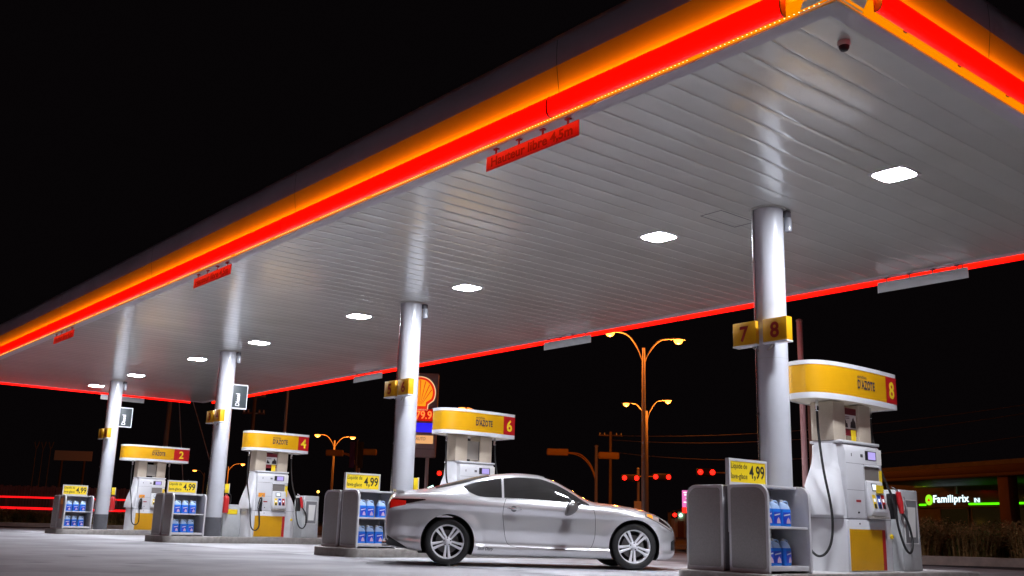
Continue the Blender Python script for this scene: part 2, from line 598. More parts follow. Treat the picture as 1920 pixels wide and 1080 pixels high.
def bar(axis, side, a, b_):
    """one segment of the red bar; axis 'y' runs along y on side x"""
    rings = []
    for t in (a, b_):
        ring = []
        for d, z in BAR:
            if axis == 'y':
                ring.append((X0 - d, t, z) if side < 0 else (X1 + d, t, z))
            else:
                ring.append((t, Y0 - d, z) if side < 0 else (t, Y1 + d, z))
        rings.append(ring)
    o = MB().loft(rings).build('light_bar', REDGLOW, can, smooth=50)
    # dark end collars
    for t, dt in ((a, -0.012), (b_, 0.012)):
        cb = MB()
        rr = []
        for tt in (t, t + dt):
            ring = []
            for d, z in BAR:
                d2, z2 = 0.26 + (d - 0.26) * 1.06, H + 0.065 + (z - H - 0.065) * 1.04
                if axis == 'y':
                    ring.append((X0 - d2, tt, z2) if side < 0 else (X1 + d2, tt, z2))
                else:
                    ring.append((tt, Y0 - d2, z2) if side < 0 else (tt, Y1 + d2, z2))
            rr.append(ring)
        cb.loft(rr)
        cb.build('collar', COLLAR, o)
    return o


COLLAR = mat('collar_red', (0.30, 0.008, 0.004), rough=0.4)
cuts = [Y0 + 0.30, 7.27, 13.2, 19.1, 25.0, 30.9, Y1 - 0.35]
for side in (-1, 1):
    for a, b_ in zip(cuts[:-1], cuts[1:]):
        bar('y', side, a + 0.014, b_ - 0.014)
for side in (-1, 1):
    for a, b_ in ((X0 + 0.22, X0 + 4.1), (X0 + 4.1, X1 - 0.35)):
        bar('x', side, a + 0.014, b_ - 0.014)
# amber LED strip hidden behind the bar, washing the fascia above it
b = MB()
zl = H + 0.132
for xx, sg in ((X0 - 0.232, -1), (X1 + 0.232, 1)):
    b.add([(xx, Y0 - 0.15, zl), (xx + sg * 0.024, Y0 - 0.15, zl), (xx + sg * 0.024, Y1 + 0.15, zl), (xx, Y1 + 0.15, zl)], [(0, 1, 2, 3)])
for yy, sg in ((Y0 - 0.232, -1), (Y1 + 0.232, 1)):
    b.add([(X0 - 0.15, yy, zl), (X0 - 0.15, yy + sg * 0.024, zl), (X1 + 0.15, yy + sg * 0.024, zl), (X1 + 0.15, yy, zl)], [(0, 1, 2, 3)])
b.build('led_wash', AMBERLED, can)
# row of bright LED points in the under strip
b = MB()
t = Y0 + 0.05
k = 0
while t < Y1 - 0.2:
    if (k % 29) not in (26, 27, 28):
        x = X0 - 0.128
        r_ = 0.006
        b.add([(x - r_, t - r_, H - 0.001), (x + r_, t - r_, H - 0.001), (x + r_, t + r_, H - 0.001), (x - r_, t + r_, H - 0.001), (x, t, H - 0.006)], [(0, 1, 4), (1, 2, 4), (2, 3, 4), (3, 0, 4)])
    t += 0.048
    k += 1
b.build('led_row', LEDDOT, can)
# brackets carrying the bar across the amber strip
t = Y0 + 0.9
while t < Y1:
    box('bar_bracket', COLLAR, can, X0 - 0.25, X0 - 0.18, t - 0.015, t + 0.015, H - 0.012, H + 0.006, 0)
    t += 1.25
t = X0 + 0.8
while t < X1:
    box('bar_bracket', COLLAR, can, t - 0.02, t + 0.02, Y0 - 0.25, Y0 - 0.17, H - 0.012, H + 0.006, 0)
    t += 0.95
# service hatch outline in the soffit
b = MB()
for q in ((10.28, 10.29, 8.1, 8.46), (11.02, 11.03, 8.1, 8.46), (10.29, 11.02, 8.1, 8.11), (10.29, 11.02, 8.45, 8.46)):
    b.box(q[0], q[1], q[2], q[3], H - 0.0065, H - 0.0035)
b.build('hatch_joint', DKGREY, can)

# ceiling lamps
ords = ['nearest the open corner', 'second from the near end', 'third from the near end', 'fourth from the near end',
        'fifth from the near end', 'sixth from the near end', 'seventh from the near end', 'at the far end']
i = 0
proto = None
LX = CS - 0.07
for cy in COLY:
    for dy in (-1.87, 1.87):
        lab = 'square white floodlight set in the canopy ceiling, ' + ords[i]
        if proto is None:
            proto = thing('ceiling_light', lab, 'lamp', (LX, cy + dy, H), group='floodlights in the canopy ceiling')
            MB().prism(rrect(-0.235, 0.235, -0.235, 0.235, (0.04,) * 4), -0.008, 0.01, 'z').build('lamp_housing', WHITE, proto, 0.002)
            MB().loft([[(x, yv, z) for x, yv in superellipse(r_, r_, 5, 32)] for r_, z in ((0.205, -0.0082), (0.2, -0.0083))]).build('lens', LENS, proto)
        else:
            dup(proto, (LX, cy + dy, H), None, lab)
        i += 1

# dome camera
dc = thing('dome_camera', 'small dark dome security camera under the canopy corner', 'camera', (7.28, 4.36, H))
MB().lathe([(0.055, 0.0), (0.058, -0.03), (0.05, -0.045)], 24).build('housing', PALE, dc)
MB().lathe([(0.046, -0.045), (0.044, -0.065), (0.032, -0.085), (0.012, -0.095)], 24).build('dome', BLACK, dc)

# clearance signs
ctxt = fit(text_mesh('Hauteur libre 4,5m', 0.15, bold=0.004), 1.36, 0.13)
names = ['nearest', 'middle', 'farthest']
SIGNREDLIT = mat('clearance_redlit', (0.92, 0.09, 0.09), rough=0.5)  # pale board with the bar's red light put into its colour
SIGNBACK = mat('clearance_back', (0.55, 0.55, 0.56), rough=0.5)
for side in (-1, 1):
    for k in range(3):
        yc = 7.84 + 8.388 * k + (0.02 if side > 0 else 0)
        xx = X0 - 0.02 if side < 0 else X1 + 0.02
        lab = (names[k] + ' clearance sign, red bar light in its colour, hanging from the glowing near edge of the canopy') if side < 0 else \
              (names[k] + ' pale clearance sign hanging from the far long edge of the canopy')
        s_ = thing('clearance_sign', lab, 'sign', (xx, yc, 4.55), group='clearance signs hung from the canopy edge')
        box('board', SIGNREDLIT if side < 0 else SIGNBACK, s_, -0.006, 0.006, -0.77, 0.77, 0, 0.175, 0.003)
        if side < 0:
            me = upright(ctxt.copy(), (-0.0085, 0, 0.082), '-x')
            link('lettering', me, mat('dark_red_ink', (0.42, 0.03, 0.03), rough=0.5), s_)
        else:
            me = upright(ctxt.copy(), (-0.0085, 0, 0.082), '-x')
            for v in me.vertices:
                v.co.x, v.co.y = 0.0085, -v.co.y
            link('lettering', me, mat('dark_red_ink', (0.42, 0.03, 0.03), rough=0.5), s_)
        for q in (-0.6, -0.2, 0.2, 0.6):
            hk = MB().box(-0.004, 0.004, q - 0.012, q + 0.012, 0.15, 0.235)
            hk.box(-0.02, 0.02, q - 0.035, q + 0.035, 0.222, 0.236)
            hk.build('hanger', REDINK if side < 0 else DKGREY, s_)  # near hangers carry the red bar light in their colour
s_ = thing('clearance_sign', 'pale clearance sign hanging from the short far end of the canopy', 'sign', (12.1, Y1 + 0.02, 4.55), group='clearance signs hung from the canopy edge')
box('board', SIGNBACK, s_, -0.77, 0.77, -0.006, 0.006, 0, 0.175, 0.003)
for q in (-0.6, -0.2, 0.2, 0.6):
    MB().box(q - 0.012, q + 0.012, -0.004, 0.004, 0.15, 0.236).build('hanger', DKGREY, s_)

# ------------------------------------------------------------------ columns and what hangs on them
cname = ['nearest', 'second', 'third', 'farthest']
for k, cy in enumerate(COLY):
    c = thing('canopy_column', '%s round white column carrying the canopy' % cname[k] if k not in (1, 2) else
              ('round white canopy column behind the silver car, with numbers 5 and 6' if k == 1 else 'round white canopy column with numbers 3 and 4'),
              'column', (CS, cy, IZ), group='white canopy columns')
    MB().lathe([(0.2, 0.46), (0.2, H - IZ + 0.02)], 48, cap=False).build('shaft', COLWHITE, c)
    MB().lathe([(0.203, 0.0), (0.203, 0.457), (0.197, 0.4615)], 48).build('base_band', DKGREY, c)
    MB().lathe([(0.2008, 2.62), (0.2008, 2.628)], 48, cap=False).build('joint_ring', BINGREY, c)
    pp = MB()
    pp.cyl((-0.19, 0.10, 0.0), (-0.19, 0.10, H - IZ), 0.016, n=10)
    for zz in (0.9, 1.9, 2.9, 3.9):
        pp.box(-0.21, -0.165, 0.075, 0.125, zz, zz + 0.03)
    pp.build('conduit', CHROME, c)
    b = MB().lathe([(0.235, H - IZ - 0.02), (0.235, H - IZ - 0.002)], 40).build('collar', SOFFIT, c)
    # grey fixture at the column head
    f = thing('column_fixture', 'small grey jar fixture at the head of the %s column' % cname[k], 'fixture', (CS + 0.215, cy - 0.165, H - 0.1), group='grey fixtures at the column heads')
    box('bracket', DKGREY, f, -0.075, 0.03, -0.035, 0.035, 0.0, 0.09, 0.006)
    MB().lathe([(0.045, 0.0), (0.052, -0.05), (0.052, -0.16), (0.047, -0.19), (0.02, -0.2)], 20).build('jar', mat('jar_glass', (0.35, 0.36, 0.40), rough=0.2, coat=0.5), f)
    # number boxes
    for q, num in ((1, 7 - 2 * k), (-1, 8 - 2 * k)):
        nb = thing('pump_number_sign', 'yellow box sign with red number %d on the %s column' % (num, cname[k]), 'sign', (CS - 0.215, cy + q * 0.235, 2.94), group='yellow pump number boxes on the columns')
        box('box_body', YELLOW, nb, -0.045, 0.075, -0.18, 0.18, 0.022, 0.32, 0.004)
        box('base_rail', WHITE, nb, -0.05, 0.08, -0.184, 0.184, 0.0, 0.02, 0.002)
        me = upright(fit(text_mesh(str(num), 0.3, bold=0.008), None, 0.205), (-0.0475, 0, 0.165), '-x')
        link('numeral', me, REDINK, nb)
        br = MB().tube([(0.03, -q * 0.08, 0.0), (0.045, -q * 0.20, -0.09), (0.035, -q * 0.222, -0.30)], 0.018, 8)
        br.build('bracket', STEEL, nb)
    # diesel signs on the two far columns
    if k >= 2:
        ds = thing('diesel_sign', 'dark grey upright diesel sign with white frame on the %s column' % cname[k], 'sign', (CS + 0.35, cy - 0.08, 3.34), group='dark diesel signs on the columns')
        box('panel', mat('diesel_grey', (0.04, 0.05, 0.055), rough=0.5), ds, -0.19, 0.19, -0.035, 0.035, 0.03, 0.60, 0.003)
        fr = MB()
        fr.box(-0.21, 0.21, -0.045, 0.045, 0.0, 0.028)
        fr.box(-0.21, 0.21, -0.045, 0.045, 0.602, 0.63)
        fr.box(-0.21, -0.192, -0.045, 0.045, 0.028, 0.602)
        fr.box(0.192, 0.21, -0.045, 0.045, 0.028, 0.602)
        fr.build('frame', WHITE, ds)
        me = upright(fit(text_mesh('Diesel', 0.14, bold=0.004), 0.32, 0.115), (-0.05, -0.040, 0.235), '-y', roll=R(90))
        link('lettering', me, WHITE, ds)
        box('arm', STEEL, ds, -0.30, -0.2, -0.02, 0.02, 0.28, 0.34, 0.003)
    if k >= 1:
        ys = thing('notice_sign', 'small yellow notice plate standing off the %s column' % cname[k], 'sign', (CS + 0.27, cy - 0.03, 1.22), group='small yellow notices on the columns')
        box('plate', LEMON, ys, -0.05, 0.05, -0.015, 0.015, 0.0, 0.22, 0.003)
        box('edge_frame', WHITE, ys, 0.052, 0.066, -0.022, 0.022, -0.01, 0.23, 0.002)
        box('arm', STEEL, ys, -0.085, -0.052, -0.012, 0.012, 0.08, 0.12, 0.002)
    if k >= 2:
        fe = thing('fire_extinguisher', 'red fire extinguisher hanging beside the %s column' % cname[k], 'fire extinguisher', (CS + 0.30, cy + 0.02, 0.72), group='fire extinguishers by the far columns')
        REDFE = mat('extinguisher_red', (0.50, 0.02, 0.02), rough=0.3, coat=0.5)
        MB().lathe([(0.02, 0.0), (0.078, 0.01), (0.08, 0.03), (0.08, 0.36), (0.066, 0.41), (0.03, 0.44), (0.025, 0.47)], 24).build('cylinder_body', REDFE, fe)
        vv = MB().box(-0.02, 0.06, -0.015, 0.015, 0.47, 0.5)
        vv.box(-0.02, 0.08, -0.012, 0.012, 0.51, 0.53)
        vv.build('valve_handle', BLACK, fe)
        MB().tube(smooth_pts([(0.02, -0.02, 0.48), (0.09, -0.03, 0.46), (0.115, -0.03, 0.36), (0.10, -0.03, 0.22)]), 0.011, 8).build('hose', RUBBER, fe)
        box('wall_bracket', STEEL, fe, -0.105, -0.08, -0.03, 0.03, 0.15, 0.34, 0.002)

# ------------------------------------------------------------------ pump islands
for k, cy in enumerate(COLY):
    xs, xe = (9.25, 14.55)
    if k == 0:
        xs = 9.55
    o = thing('pump_island', ('raised concrete island under pump %d with rounded steel kerb' % (8 - 2 * k)), 'island', (0, cy, 0), group='raised pump islands')
    hw = 0.72
    poly = rrect(xs, xe, -hw, hw, (0.22,) * 4, 8)
    inner = rrect(xs + 0.07, xe - 0.07, -hw + 0.07, hw - 0.07, (0.17,) * 4, 8)
    MB().loft([[(x, yv, z) for x, yv in inner] for z in (0.0, IZ)]).build('slab', CONCRETE, o)
    kb = MB()
    mid = rrect(xs + 0.012, xe - 0.012, -hw + 0.012, hw - 0.012, (0.21,) * 4, 8)
    kb.loft([[(x, yv, -0.002) for x, yv in poly], [(x, yv, IZ - 0.012) for x, yv in poly], [(x, yv, IZ + 0.002) for x, yv in mid], [(x, yv, IZ + 0.003) for x, yv in inner]], cap=False)
    kb.build('kerb_edge', KERBSTEEL, o, smooth=50)

# ------------------------------------------------------------------ washer-fluid racks, price boards and jugs
def make_jug():
    j = thing('washer_jug', 'blue washer fluid jug', 'jug', (0, 0, 0), group='blue washer fluid jugs on the racks')
    rings = []
    for hw, hd, z in ((0.078, 0.052, 0.0), (0.085, 0.058, 0.008), (0.085, 0.058, 0.185), (0.083, 0.056, 0.20)):
        rings.append([(x, yv, z) for x, yv in superellipse(hw, hd, 5, 28)])
    MB().loft(rings).build('body', JUGBLUE, j)
    rings = []
    for hw, hd, z, ox in ((0.0825, 0.0555, 0.2005, 0), (0.078, 0.052, 0.225, 0), (0.055, 0.042, 0.255, -0.01), (0.03, 0.028, 0.275, -0.03), (0.022, 0.022, 0.28, -0.035)):
        rings.append([(x + ox, yv, z) for x, yv in superellipse(hw, hd, 3, 28)])
    MB().loft(rings).build('shoulder', JUGPALE, j)
    MB().lathe([(0.021, 0.28), (0.023, 0.283), (0.023, 0.305), (0.02, 0.308)], 16, c=(-0.035, 0, 0)).build('cap', WHITE, j)
    MB().tube(smooth_pts([(0.07, 0, 0.215), (0.072, 0, 0.27), (0.045, 0, 0.288), (0.0, 0, 0.285), (-0.02, 0, 0.272)], 4), 0.011, 8).build('handle', JUGPALE, j)
    lb = box('label', JUGLABEL, j, -0.06, 0.06, -0.0605, -0.0585, 0.03, 0.165, 0)
    pk = MB().prism([(-0.012, 0.035), (0.055, 0.035), (0.045, 0.075), (0.02, 0.105), (-0.005, 0.075)], -0.0625, -0.0607, 'y')
    pk.build('emblem', LABELPINK, lb)
    st = MB().prism([(-0.05, 0.118), (0.05, 0.135), (0.05, 0.15), (-0.05, 0.133)], -0.0625, -0.0607, 'y')
    st.build('script_band', WHITE, lb)
    return j


jug0 = None
ptxt1 = fit(text_mesh('Liquide de', 0.1, bold=0.001), 0.31, 0.085)
ptxt2 = fit(text_mesh('lave-glace', 0.1, bold=0.001), 0.31, 0.085)
ptxt3 = fit(text_mesh('4,99', 0.2, bold=0.004), 0.30, 0.185)
rname = ['nearest rack, beside pump 8', 'rack behind the car tail', 'rack beside pump 4', 'farthest rack, beside pump 2']
for k, cy in enumerate(COLY):
    cx = 10.12 if k == 0 else 9.83
    hw = 0.40
    rk = thing('display_rack', ['large grey two sided rack with blue jugs in front of pump 8', 'grey two sided jug rack standing behind the tail of the car',
               'grey jug rack on the island of pump 4', 'grey jug rack on the farthest island by pump 2'][k], 'rack', (cx, cy, IZ), group='grey washer fluid racks')
    for q in (-1, 1):
        # two modules back to back, gap in the middle
        a, b_ = (-0.60, -0.045) if q < 0 else (0.045, 0.60)
        ro = (0.02, 0.02, 0.03, 0.14) if q < 0 else (0.02, 0.02, 0.14, 0.03)
        for sx in (-1, 1):
            xo = sx * hw
            fr = MB().prism(rrect(a, b_, 0.0, 1.0, ro, 8), xo - 0.02, xo + 0.02, 'x')
            fo = fr.build('end_frame', RACKFRAME, rk, 0.006)
            ri = tuple(max(r_ - 0.0, 0.045) for r_ in ro)
            pn = MB().prism(rrect(a + 0.035, b_ - 0.035, 0.05, 0.965, (0.03, 0.03, ri[2], ri[3]), 8), xo + sx * 0.0195, xo + sx * 0.0235, 'x')
            pn.build('end_panel', RACKPANEL, fo, 0.001)
        yb = b_ if q < 0 else a
        box('back_panel', RACKBACK, rk, -hw + 0.02, hw - 0.02, min(yb, yb + q * 0.02), max(yb, yb + q * 0.02), 0.02, 0.985, 0)
        yin = yb + q * 0.021
        yfr = a if q < 0 else b_
        lo, hi = min(yin, yfr - q * 0.02), max(yin, yfr - q * 0.02)
        for nm, z0, z1 in (('shelf', 0.03, 0.085), ('shelf', 0.50, 0.53)):
            s2 = box(nm, RACKFRAME, rk, -hw + 0.021, hw - 0.021, lo, hi, z0, z1, 0.004)
        yt = sorted((yfr - q * 0.16, yin))
        box('top_panel', RACKFRAME, rk, -hw + 0.021, hw - 0.021, yt[0], yt[1], 0.965, 0.997, 0.004)
        # slotted uprights at the back
        su = MB()
        for xx in (-hw + 0.05, hw - 0.05):
            for t in range(17):
                zz = 0.12 + 0.05 * t
                y0_ = yin + q * 0.0
                su.box(xx - 0.012, xx + 0.012, min(y0_, y0_ + q * 0.006), max(y0_, y0_ + q * 0.006), zz, zz + 0.025)
        su.build('slotted_upright', STEEL, rk)
    ft = MB()
    for xx in (-hw + 0.05, hw - 0.05):
        for yy in (-0.53, 0.53):
            ft.cyl((xx, yy, -0.0), (xx, yy, 0.03), 0.02, n=10)
    # price board standing in the gap
    pb = thing('price_board', ['large yellow washer fluid price board above the rack of pump 8', 'yellow washer fluid price board on the rack behind the car',
               'yellow washer fluid price board on the rack by pump 4', 'yellow washer fluid price board on the farthest rack'][k], 'sign', (cx, cy, IZ + 1.0), group='yellow price boards on the racks')
    fb = MB()
    fb.box(-0.37, 0.37, -0.028, 0.028, 0.0, 0.035)
    fb.box(-0.37, 0.37, -0.028, 0.028, 0.285, 0.315)
    fb.box(-0.37, -0.345, -0.028, 0.028, 0.035, 0.285)
    fb.box(0.345, 0.37, -0.028, 0.028, 0.035, 0.285)
    fb.build('frame', RACKFRAME, pb)
    box('post', RACKFRAME, pb, -0.33, 0.33, -0.04, 0.04, -0.55, -0.001, 0.003)
    box('panel', LEMON, pb, -0.344, 0.344, -0.02, 0.02, 0.036, 0.284, 0)
    for me_, loc in ((ptxt1, (-0.17, -0.022, 0.22)), (ptxt2, (-0.17, -0.022, 0.10)), (ptxt3, (0.175, -0.022, 0.155))):
        link('lettering', upright(me_.copy(), loc, '-y'), INK, pb)
    # jugs: two shelves, three in front
    for sh, z in (('upper', 0.53), ('lower', 0.085)):
        for n_, xx in (('left', -0.25), ('middle', -0.06), ('right', 0.16 if k == 1 and sh == 'upper' else 0.135)):
            lab = 'blue jug, %s one on the %s shelf of the %s' % (n_, sh, rname[k])
            loc = (cx + xx + random.uniform(-0.012, 0.012), cy - 0.42 + random.uniform(-0.02, 0.02), IZ + z)
            rz = random.uniform(-0.15, 0.15)
            if jug0 is None:
                jug0 = make_jug()
                jug0.location = loc
                jug0.rotation_euler.z = rz
                jug0['label'] = lab
            else:
                dup(jug0, loc, rz, lab)

# notice stuck on the end of the farthest rack (red and orange panel)
nt_ = thing('notice_board', 'narrow red and orange notice on the end of the farthest rack', 'sign', (9.83 - 0.425, COLY[3] - 0.3, IZ + 0.3))
box('panel', mat('notice_red', (0.35, 0.06, 0.03), rough=0.5), nt_, -0.006, 0.0, -0.12, 0.12, 0.0, 0.62, 0.001)
box('header', mat('notice_orange', (0.75, 0.25, 0.03), rough=0.5), nt_, -0.012, -0.0065, -0.12, 0.12, 0.42, 0.60, 0.001)

# ------------------------------------------------------------------ fuel pumps
HCY = -0.12             # pump bodies sit on the near half of the island


HL, HR = 0.96, 0.96     # header reach to the left and right of the pump centre


def hy(x, e=0.0):
    if x < 0:
        t = min(abs(x) / (HL + e), 0.9999)
        return HCY - (0.345 + e) * (1 - t ** 2.9) ** (1 / 2.9)
    return HCY - (0.345 + e) + 0.05 * (x / HR) ** 2


def header_plan(e=0.0):
    xs_ = list(-(HL + e) * np.cos(np.linspace(0, np.pi / 2, 30))) + list(np.linspace(0.05, HR - 0.02 + e, 14))
    fr = [(x, hy(x, e)) for x in xs_]
    xe, ye = fr[-1]
    fr += [(HR + e, ye + 0.006), (HR + 0.012 + e, ye + 0.02), (HR + 0.015 + e, ye + 0.045)]
    bk = [(x, 2 * HCY - yv) for x, yv in reversed(fr)][:-1]
    return fr + bk


def header_band(z0, z1, e=0.0):
    mb = MB()
    P = header_plan(e)
    mb.loft([[(x, yv, z0) for x, yv in P], [(x, yv, z1) for x, yv in P]], cap=False)
    return mb


LABELY = mat('sticker_yellow', (0.85, 0.60, 0.02), rough=0.5)
ORANGE = mat('sticker_orange', (0.80, 0.30, 0.02), rough=0.5)
POSTERRED = mat('poster_maroon', (0.16, 0.012, 0.02), rough=0.4)
BLANK = mat('blank_panel', (0.30, 0.27, 0.24), rough=0.45)
NOZRED = mat('nozzle_red', (0.55, 0.015, 0.02), rough=0.35, coat=0.4)
BLUEB = mat('button_blue', (0.02, 0.07, 0.45), rough=0.4)
PILLAR = mat('pump_pillar', (0.52, 0.44, 0.35), rough=0.5, nscale=90, namt=0.10)
UNDER = mat('header_underside', (0.80, 0.74, 0.60), rough=0.4)


def pump(cy, num, poster):
    global HL, HR
    HL, HR = {8: (0.96, 0.94), 6: (0.84, 0.92), 4: (0.76, 0.94), 2: (1.0, 1.12)}[num]
    pcx = 12.17 if num == 6 else 12.05
    plab = {8: 'nearest white and yellow fuel pump with number 8 on its header', 6: 'white and yellow fuel pump 6 half hidden behind the car',
            4: 'white and yellow fuel pump with number 4 on its header', 2: 'farthest white and yellow fuel pump with number 2'}[num]
    p = thing('fuel_pump', plab, 'fuel pump', (pcx, cy, IZ), group='fuel pumps in a row')
    # flared white shell
    sec = [(0.0, 0.67, 0.30, 0.07), (0.60, 0.67, 0.30, 0.07), (0.74, 0.665, 0.297, 0.07), (0.88, 0.635, 0.285, 0.05), (1.02, 0.585, 0.27, 0.03),
           (1.16, 0.535, 0.25, 0.0), (1.30, 0.495, 0.23, -0.02), (1.46, 0.475, 0.215, -0.02), (1.60, 0.465, 0.21, -0.02)]
    zz = np.linspace(0, 1.60, 34)
    hw = pchip([s[0] for s in sec], [s[1] for s in sec], zz)
    hd = pchip([s[0] for s in sec], [s[2] for s in sec], zz)
    ox = pchip([s[0] for s in sec], [s[3] for s in sec], zz)
    MB().loft([[(x, yv, z) for x, yv in superellipse(a, b_, 5, 64, c, HCY)] for z, a, b_, c in zip(zz, hw, hd, ox)]).build('shell', WHITE, p, smooth=60)
    # seam around the shell
    P = superellipse(0.671, 0.301, 5, 64, 0.07, HCY)
    MB().loft([[(x, yv, z) for x, yv in P] for z in (0.655, 0.661)], cap=False).build('seam', DKGREY, p)
    # side wing
    wing = []
    for t in range(13):
        u = t / 12
        z = 0.70 + 0.92 * u
        d = 0.31 - 0.15 * (3 * u * u - 2 * u ** 3)
        xo = -0.60 + 0.17 * (3 * u * u - 2 * u ** 3)
        wing.append([(xo - 0.03, HCY - d + 0.03, z), (xo, HCY - d, z), (xo + 0.06, HCY - d - 0.012, z), (xo + 0.10, HCY - d + 0.01, z), (xo + 0.10, HCY + d - 0.06, z), (xo + 0.05, HCY + d, z), (xo - 0.02, HCY + d - 0.02, z), (xo - 0.035, HCY + d - 0.08, z), (xo - 0.035, HCY - d + 0.07, z)])
    MB().loft(wing).build('side_wing', WHITE, p, 0.0, smooth=50)
    # front cabinet
    cab = box('lower_door', WHITE, p, -0.44, 0.43, -0.435, -0.30, 0.01, 0.64, 0.006)
    box('yellow_panel', YELLOW, cab, -0.435, 0.325, -0.4385, -0.4355, 0.02, 0.53, 0)
    box('red_stripe', RED, cab, 0.33, 0.40, -0.4385, -0.4355, 0.02, 0.53, 0)
    up = MB().prism([(-0.425, 0.67), (-0.30, 0.67), (-0.30, 1.615), (-0.37, 1.615), (-0.40, 1.585), (-0.425, 1.5)], -0.43, 0.42, 'x')
    upo = up.build('head_cabinet', WHITE, p, 0.01)
    box('top_lid', WHITE, p, -0.45, 0.44, -0.405, 0.09, 1.616, 1.655, 0.012)
    b = MB()
    for q in (0.63,):
        pass
    b.box(-0.425, 0.415, -0.4262, -0.4252, 1.36, 1.364)
    b.box(-0.425, -0.02, -0.4262, -0.4252, 1.02, 1.024)
    b.box(-0.02, -0.016, -0.4262, -0.4252, 0.70, 1.36)
    b.build('panel_joint', DKGREY, upo)
    dp = box('display', BLACK, upo, 0.03, 0.30, -0.4275, -0.4255, 1.42, 1.54, 0)
    box('screen', LCD, dp, 0.10, 0.28, -0.4295, -0.4278, 1.43, 1.53, 0)
    b = MB()
    for q in (-0.30, -0.08, -0.06, -0.04):
        b.box(q, q + 0.014, -0.4275, -0.4255, 1.45, 1.49)
    b.build('indicator', BLACK, upo)
    # flat plate under the display, shade of a recess put into its grey
    rc = MB().prism([(-0.4265, 1.02), (-0.4265, 1.335), (-0.43, 1.335), (-0.43, 1.02)], 0.0, 0.32, 'x')
    box('recess_shade', mat('shade_grey', (0.20, 0.18, 0.165), rough=0.5), upo, 0.0, 0.33, -0.4275, -0.4255, 1.15, 1.335, 0)
    hood = MB().prism([(-0.4285, 1.335), (-0.445, 1.335), (-0.445, 1.35), (-0.4285, 1.36)], -0.02, 0.35, 'x')
    hood.build('hood', WHITE, upo)
    # tilted console with the grade buttons
    con = MB().prism([(-0.4285, 0.70), (-0.50, 0.71), (-0.52, 0.76), (-0.455, 1.14), (-0.4285, 1.16)], 0.0, 0.37, 'x')
    cn = con.build('console', WHITE, upo, 0.008)

    def slope(z):
        return -0.52 + (z - 0.76) / 0.38 * 0.065 - 0.0035

    def tilt(name, m_, x0, x1, z0, z1, par, e=0.0):
        return MB().add([(x0, slope(z0) - e, z0), (x1, slope(z0) - e, z0), (x1, slope(z1) - e, z1), (x0, slope(z1) - e, z1),
                         (x0, slope(z0) - e + 0.003, z0), (x1, slope(z0) - e + 0.003, z0), (x1, slope(z1) - e + 0.003, z1), (x0, slope(z1) - e + 0.003, z1)],
                        [(0, 1, 2, 3), (7, 6, 5, 4), (0, 4, 5, 1), (1, 5, 6, 2), (2, 6, 7, 3), (3, 7, 4, 0)]).build(name, m_, par)
    tilt('keypad', BLACK, 0.08, 0.22, 1.02, 1.12, cn)
    tilt('keypad_screen', BTNLIT, 0.095, 0.205, 1.035, 1.11, cn, 0.003)
    for x0, mm in ((0.045, LABELY), (0.155, BLUEB), (0.255, RED)):
        bt = tilt('grade_button', mm, x0, x0 + 0.075, 0.80, 0.975, cn)
        tilt('lit_dot', BTNLIT, x0 + 0.018, x0 + 0.055, 0.885, 0.925, cn, 0.004)
        tilt('grade_pad', BLACK, x0 + 0.012, x0 + 0.062, 0.80, 0.86, cn, 0.004)
    box('console_tray', STEEL, upo, 0.0, 0.37, -0.53, -0.43, 0.672, 0.70, 0.004)
    # stickers
    stk = MB().box(0.345, 0.415, -0.4275, -0.4255, 1.02, 1.30)
    stk.build('warning_sticker', LABELY, upo)
    box('notice_sticker', PALE, upo, 0.30, 0.42, -0.4275, -0.4257, 1.37, 1.57, 0)
    box('price_sticker', ORANGE if num != 8 else LABELY, upo, 0.13 if num == 8 else -0.38, 0.30 if num == 8 else -0.20, -0.505 if num == 8 else -0.4275, -0.499 if num == 8 else -0.4255, 1.0, 1.10, 0)
    box('small_sticker', REDINK, upo, -0.23, -0.12, -0.4275, -0.4255, 0.87, 0.90, 0)
    lk = MB()
    for zz_ in (0.74, 0.60):
        lk.cyl((-0.19, -0.44, zz_), (-0.19, -0.42, zz_), 0.012, n=10)
    lk.build('lock', BLACK, upo)
    # pillars and centre board
    for x0, x1 in ((-0.46, -0.17), (0.15, 0.44)):
        box('pillar', PILLAR, p, x0, x1, -0.29, 0.05, 1.656, 2.165, 0.012)
    if poster:
        po = box('poster', PALE, p, -0.165, 0.145, -0.25, -0.235, 1.74, 2.11, 0.002)
        box('poster_band', POSTERRED, po, -0.165, 0.145, -0.254, -0.2505, 2.02, 2.11, 0)
        box('poster_band', POSTERRED, po, -0.165, 0.145, -0.254, -0.2505, 1.74, 1.83, 0)
        fg = MB()
        rr = random.Random(num)
        for (u, h_, w_) in ((-0.12, 0.10, 0.03), (-0.085, 0.06, 0.025), (0.03, 0.09, 0.03), (0.07, 0.14, 0.035), (0.105, 0.10, 0.025)):
            fg.prism([(u - w_, 1.85), (u + w_, 1.85), (u + w_ * 0.7, 1.85 + h_ * 0.7), (u + w_ * 0.2, 1.85 + h_), (u - w_ * 0.5, 1.85 + h_ * 0.8)], -0.2545, -0.251, 'y')
        fg.build('poster_figures', mat('poster_dark', (0.04, 0.03, 0.03), rough=0.5), po)
        tx = MB()
        for zz_ in (1.985, 1.965):
            tx.box(-0.15, -0.02, -0.2545, -0.251, zz_, zz_ + 0.01)
        tx.build('poster_lines', mat('poster_grey', (0.25, 0.22, 0.22), rough=0.5), po)
        box('hang_tag', LABELY, p, 0.0, 0.11, -0.262, -0.256, 1.66, 1.82, 0)
    else:
        bo = box('blank_board', BLANK, p, -0.165, 0.145, -0.25, -0.235, 1.70, 2.06, 0.008)
        ed = MB()
        ed.box(-0.168, -0.155, -0.256, -0.2505, 1.70, 2.06)
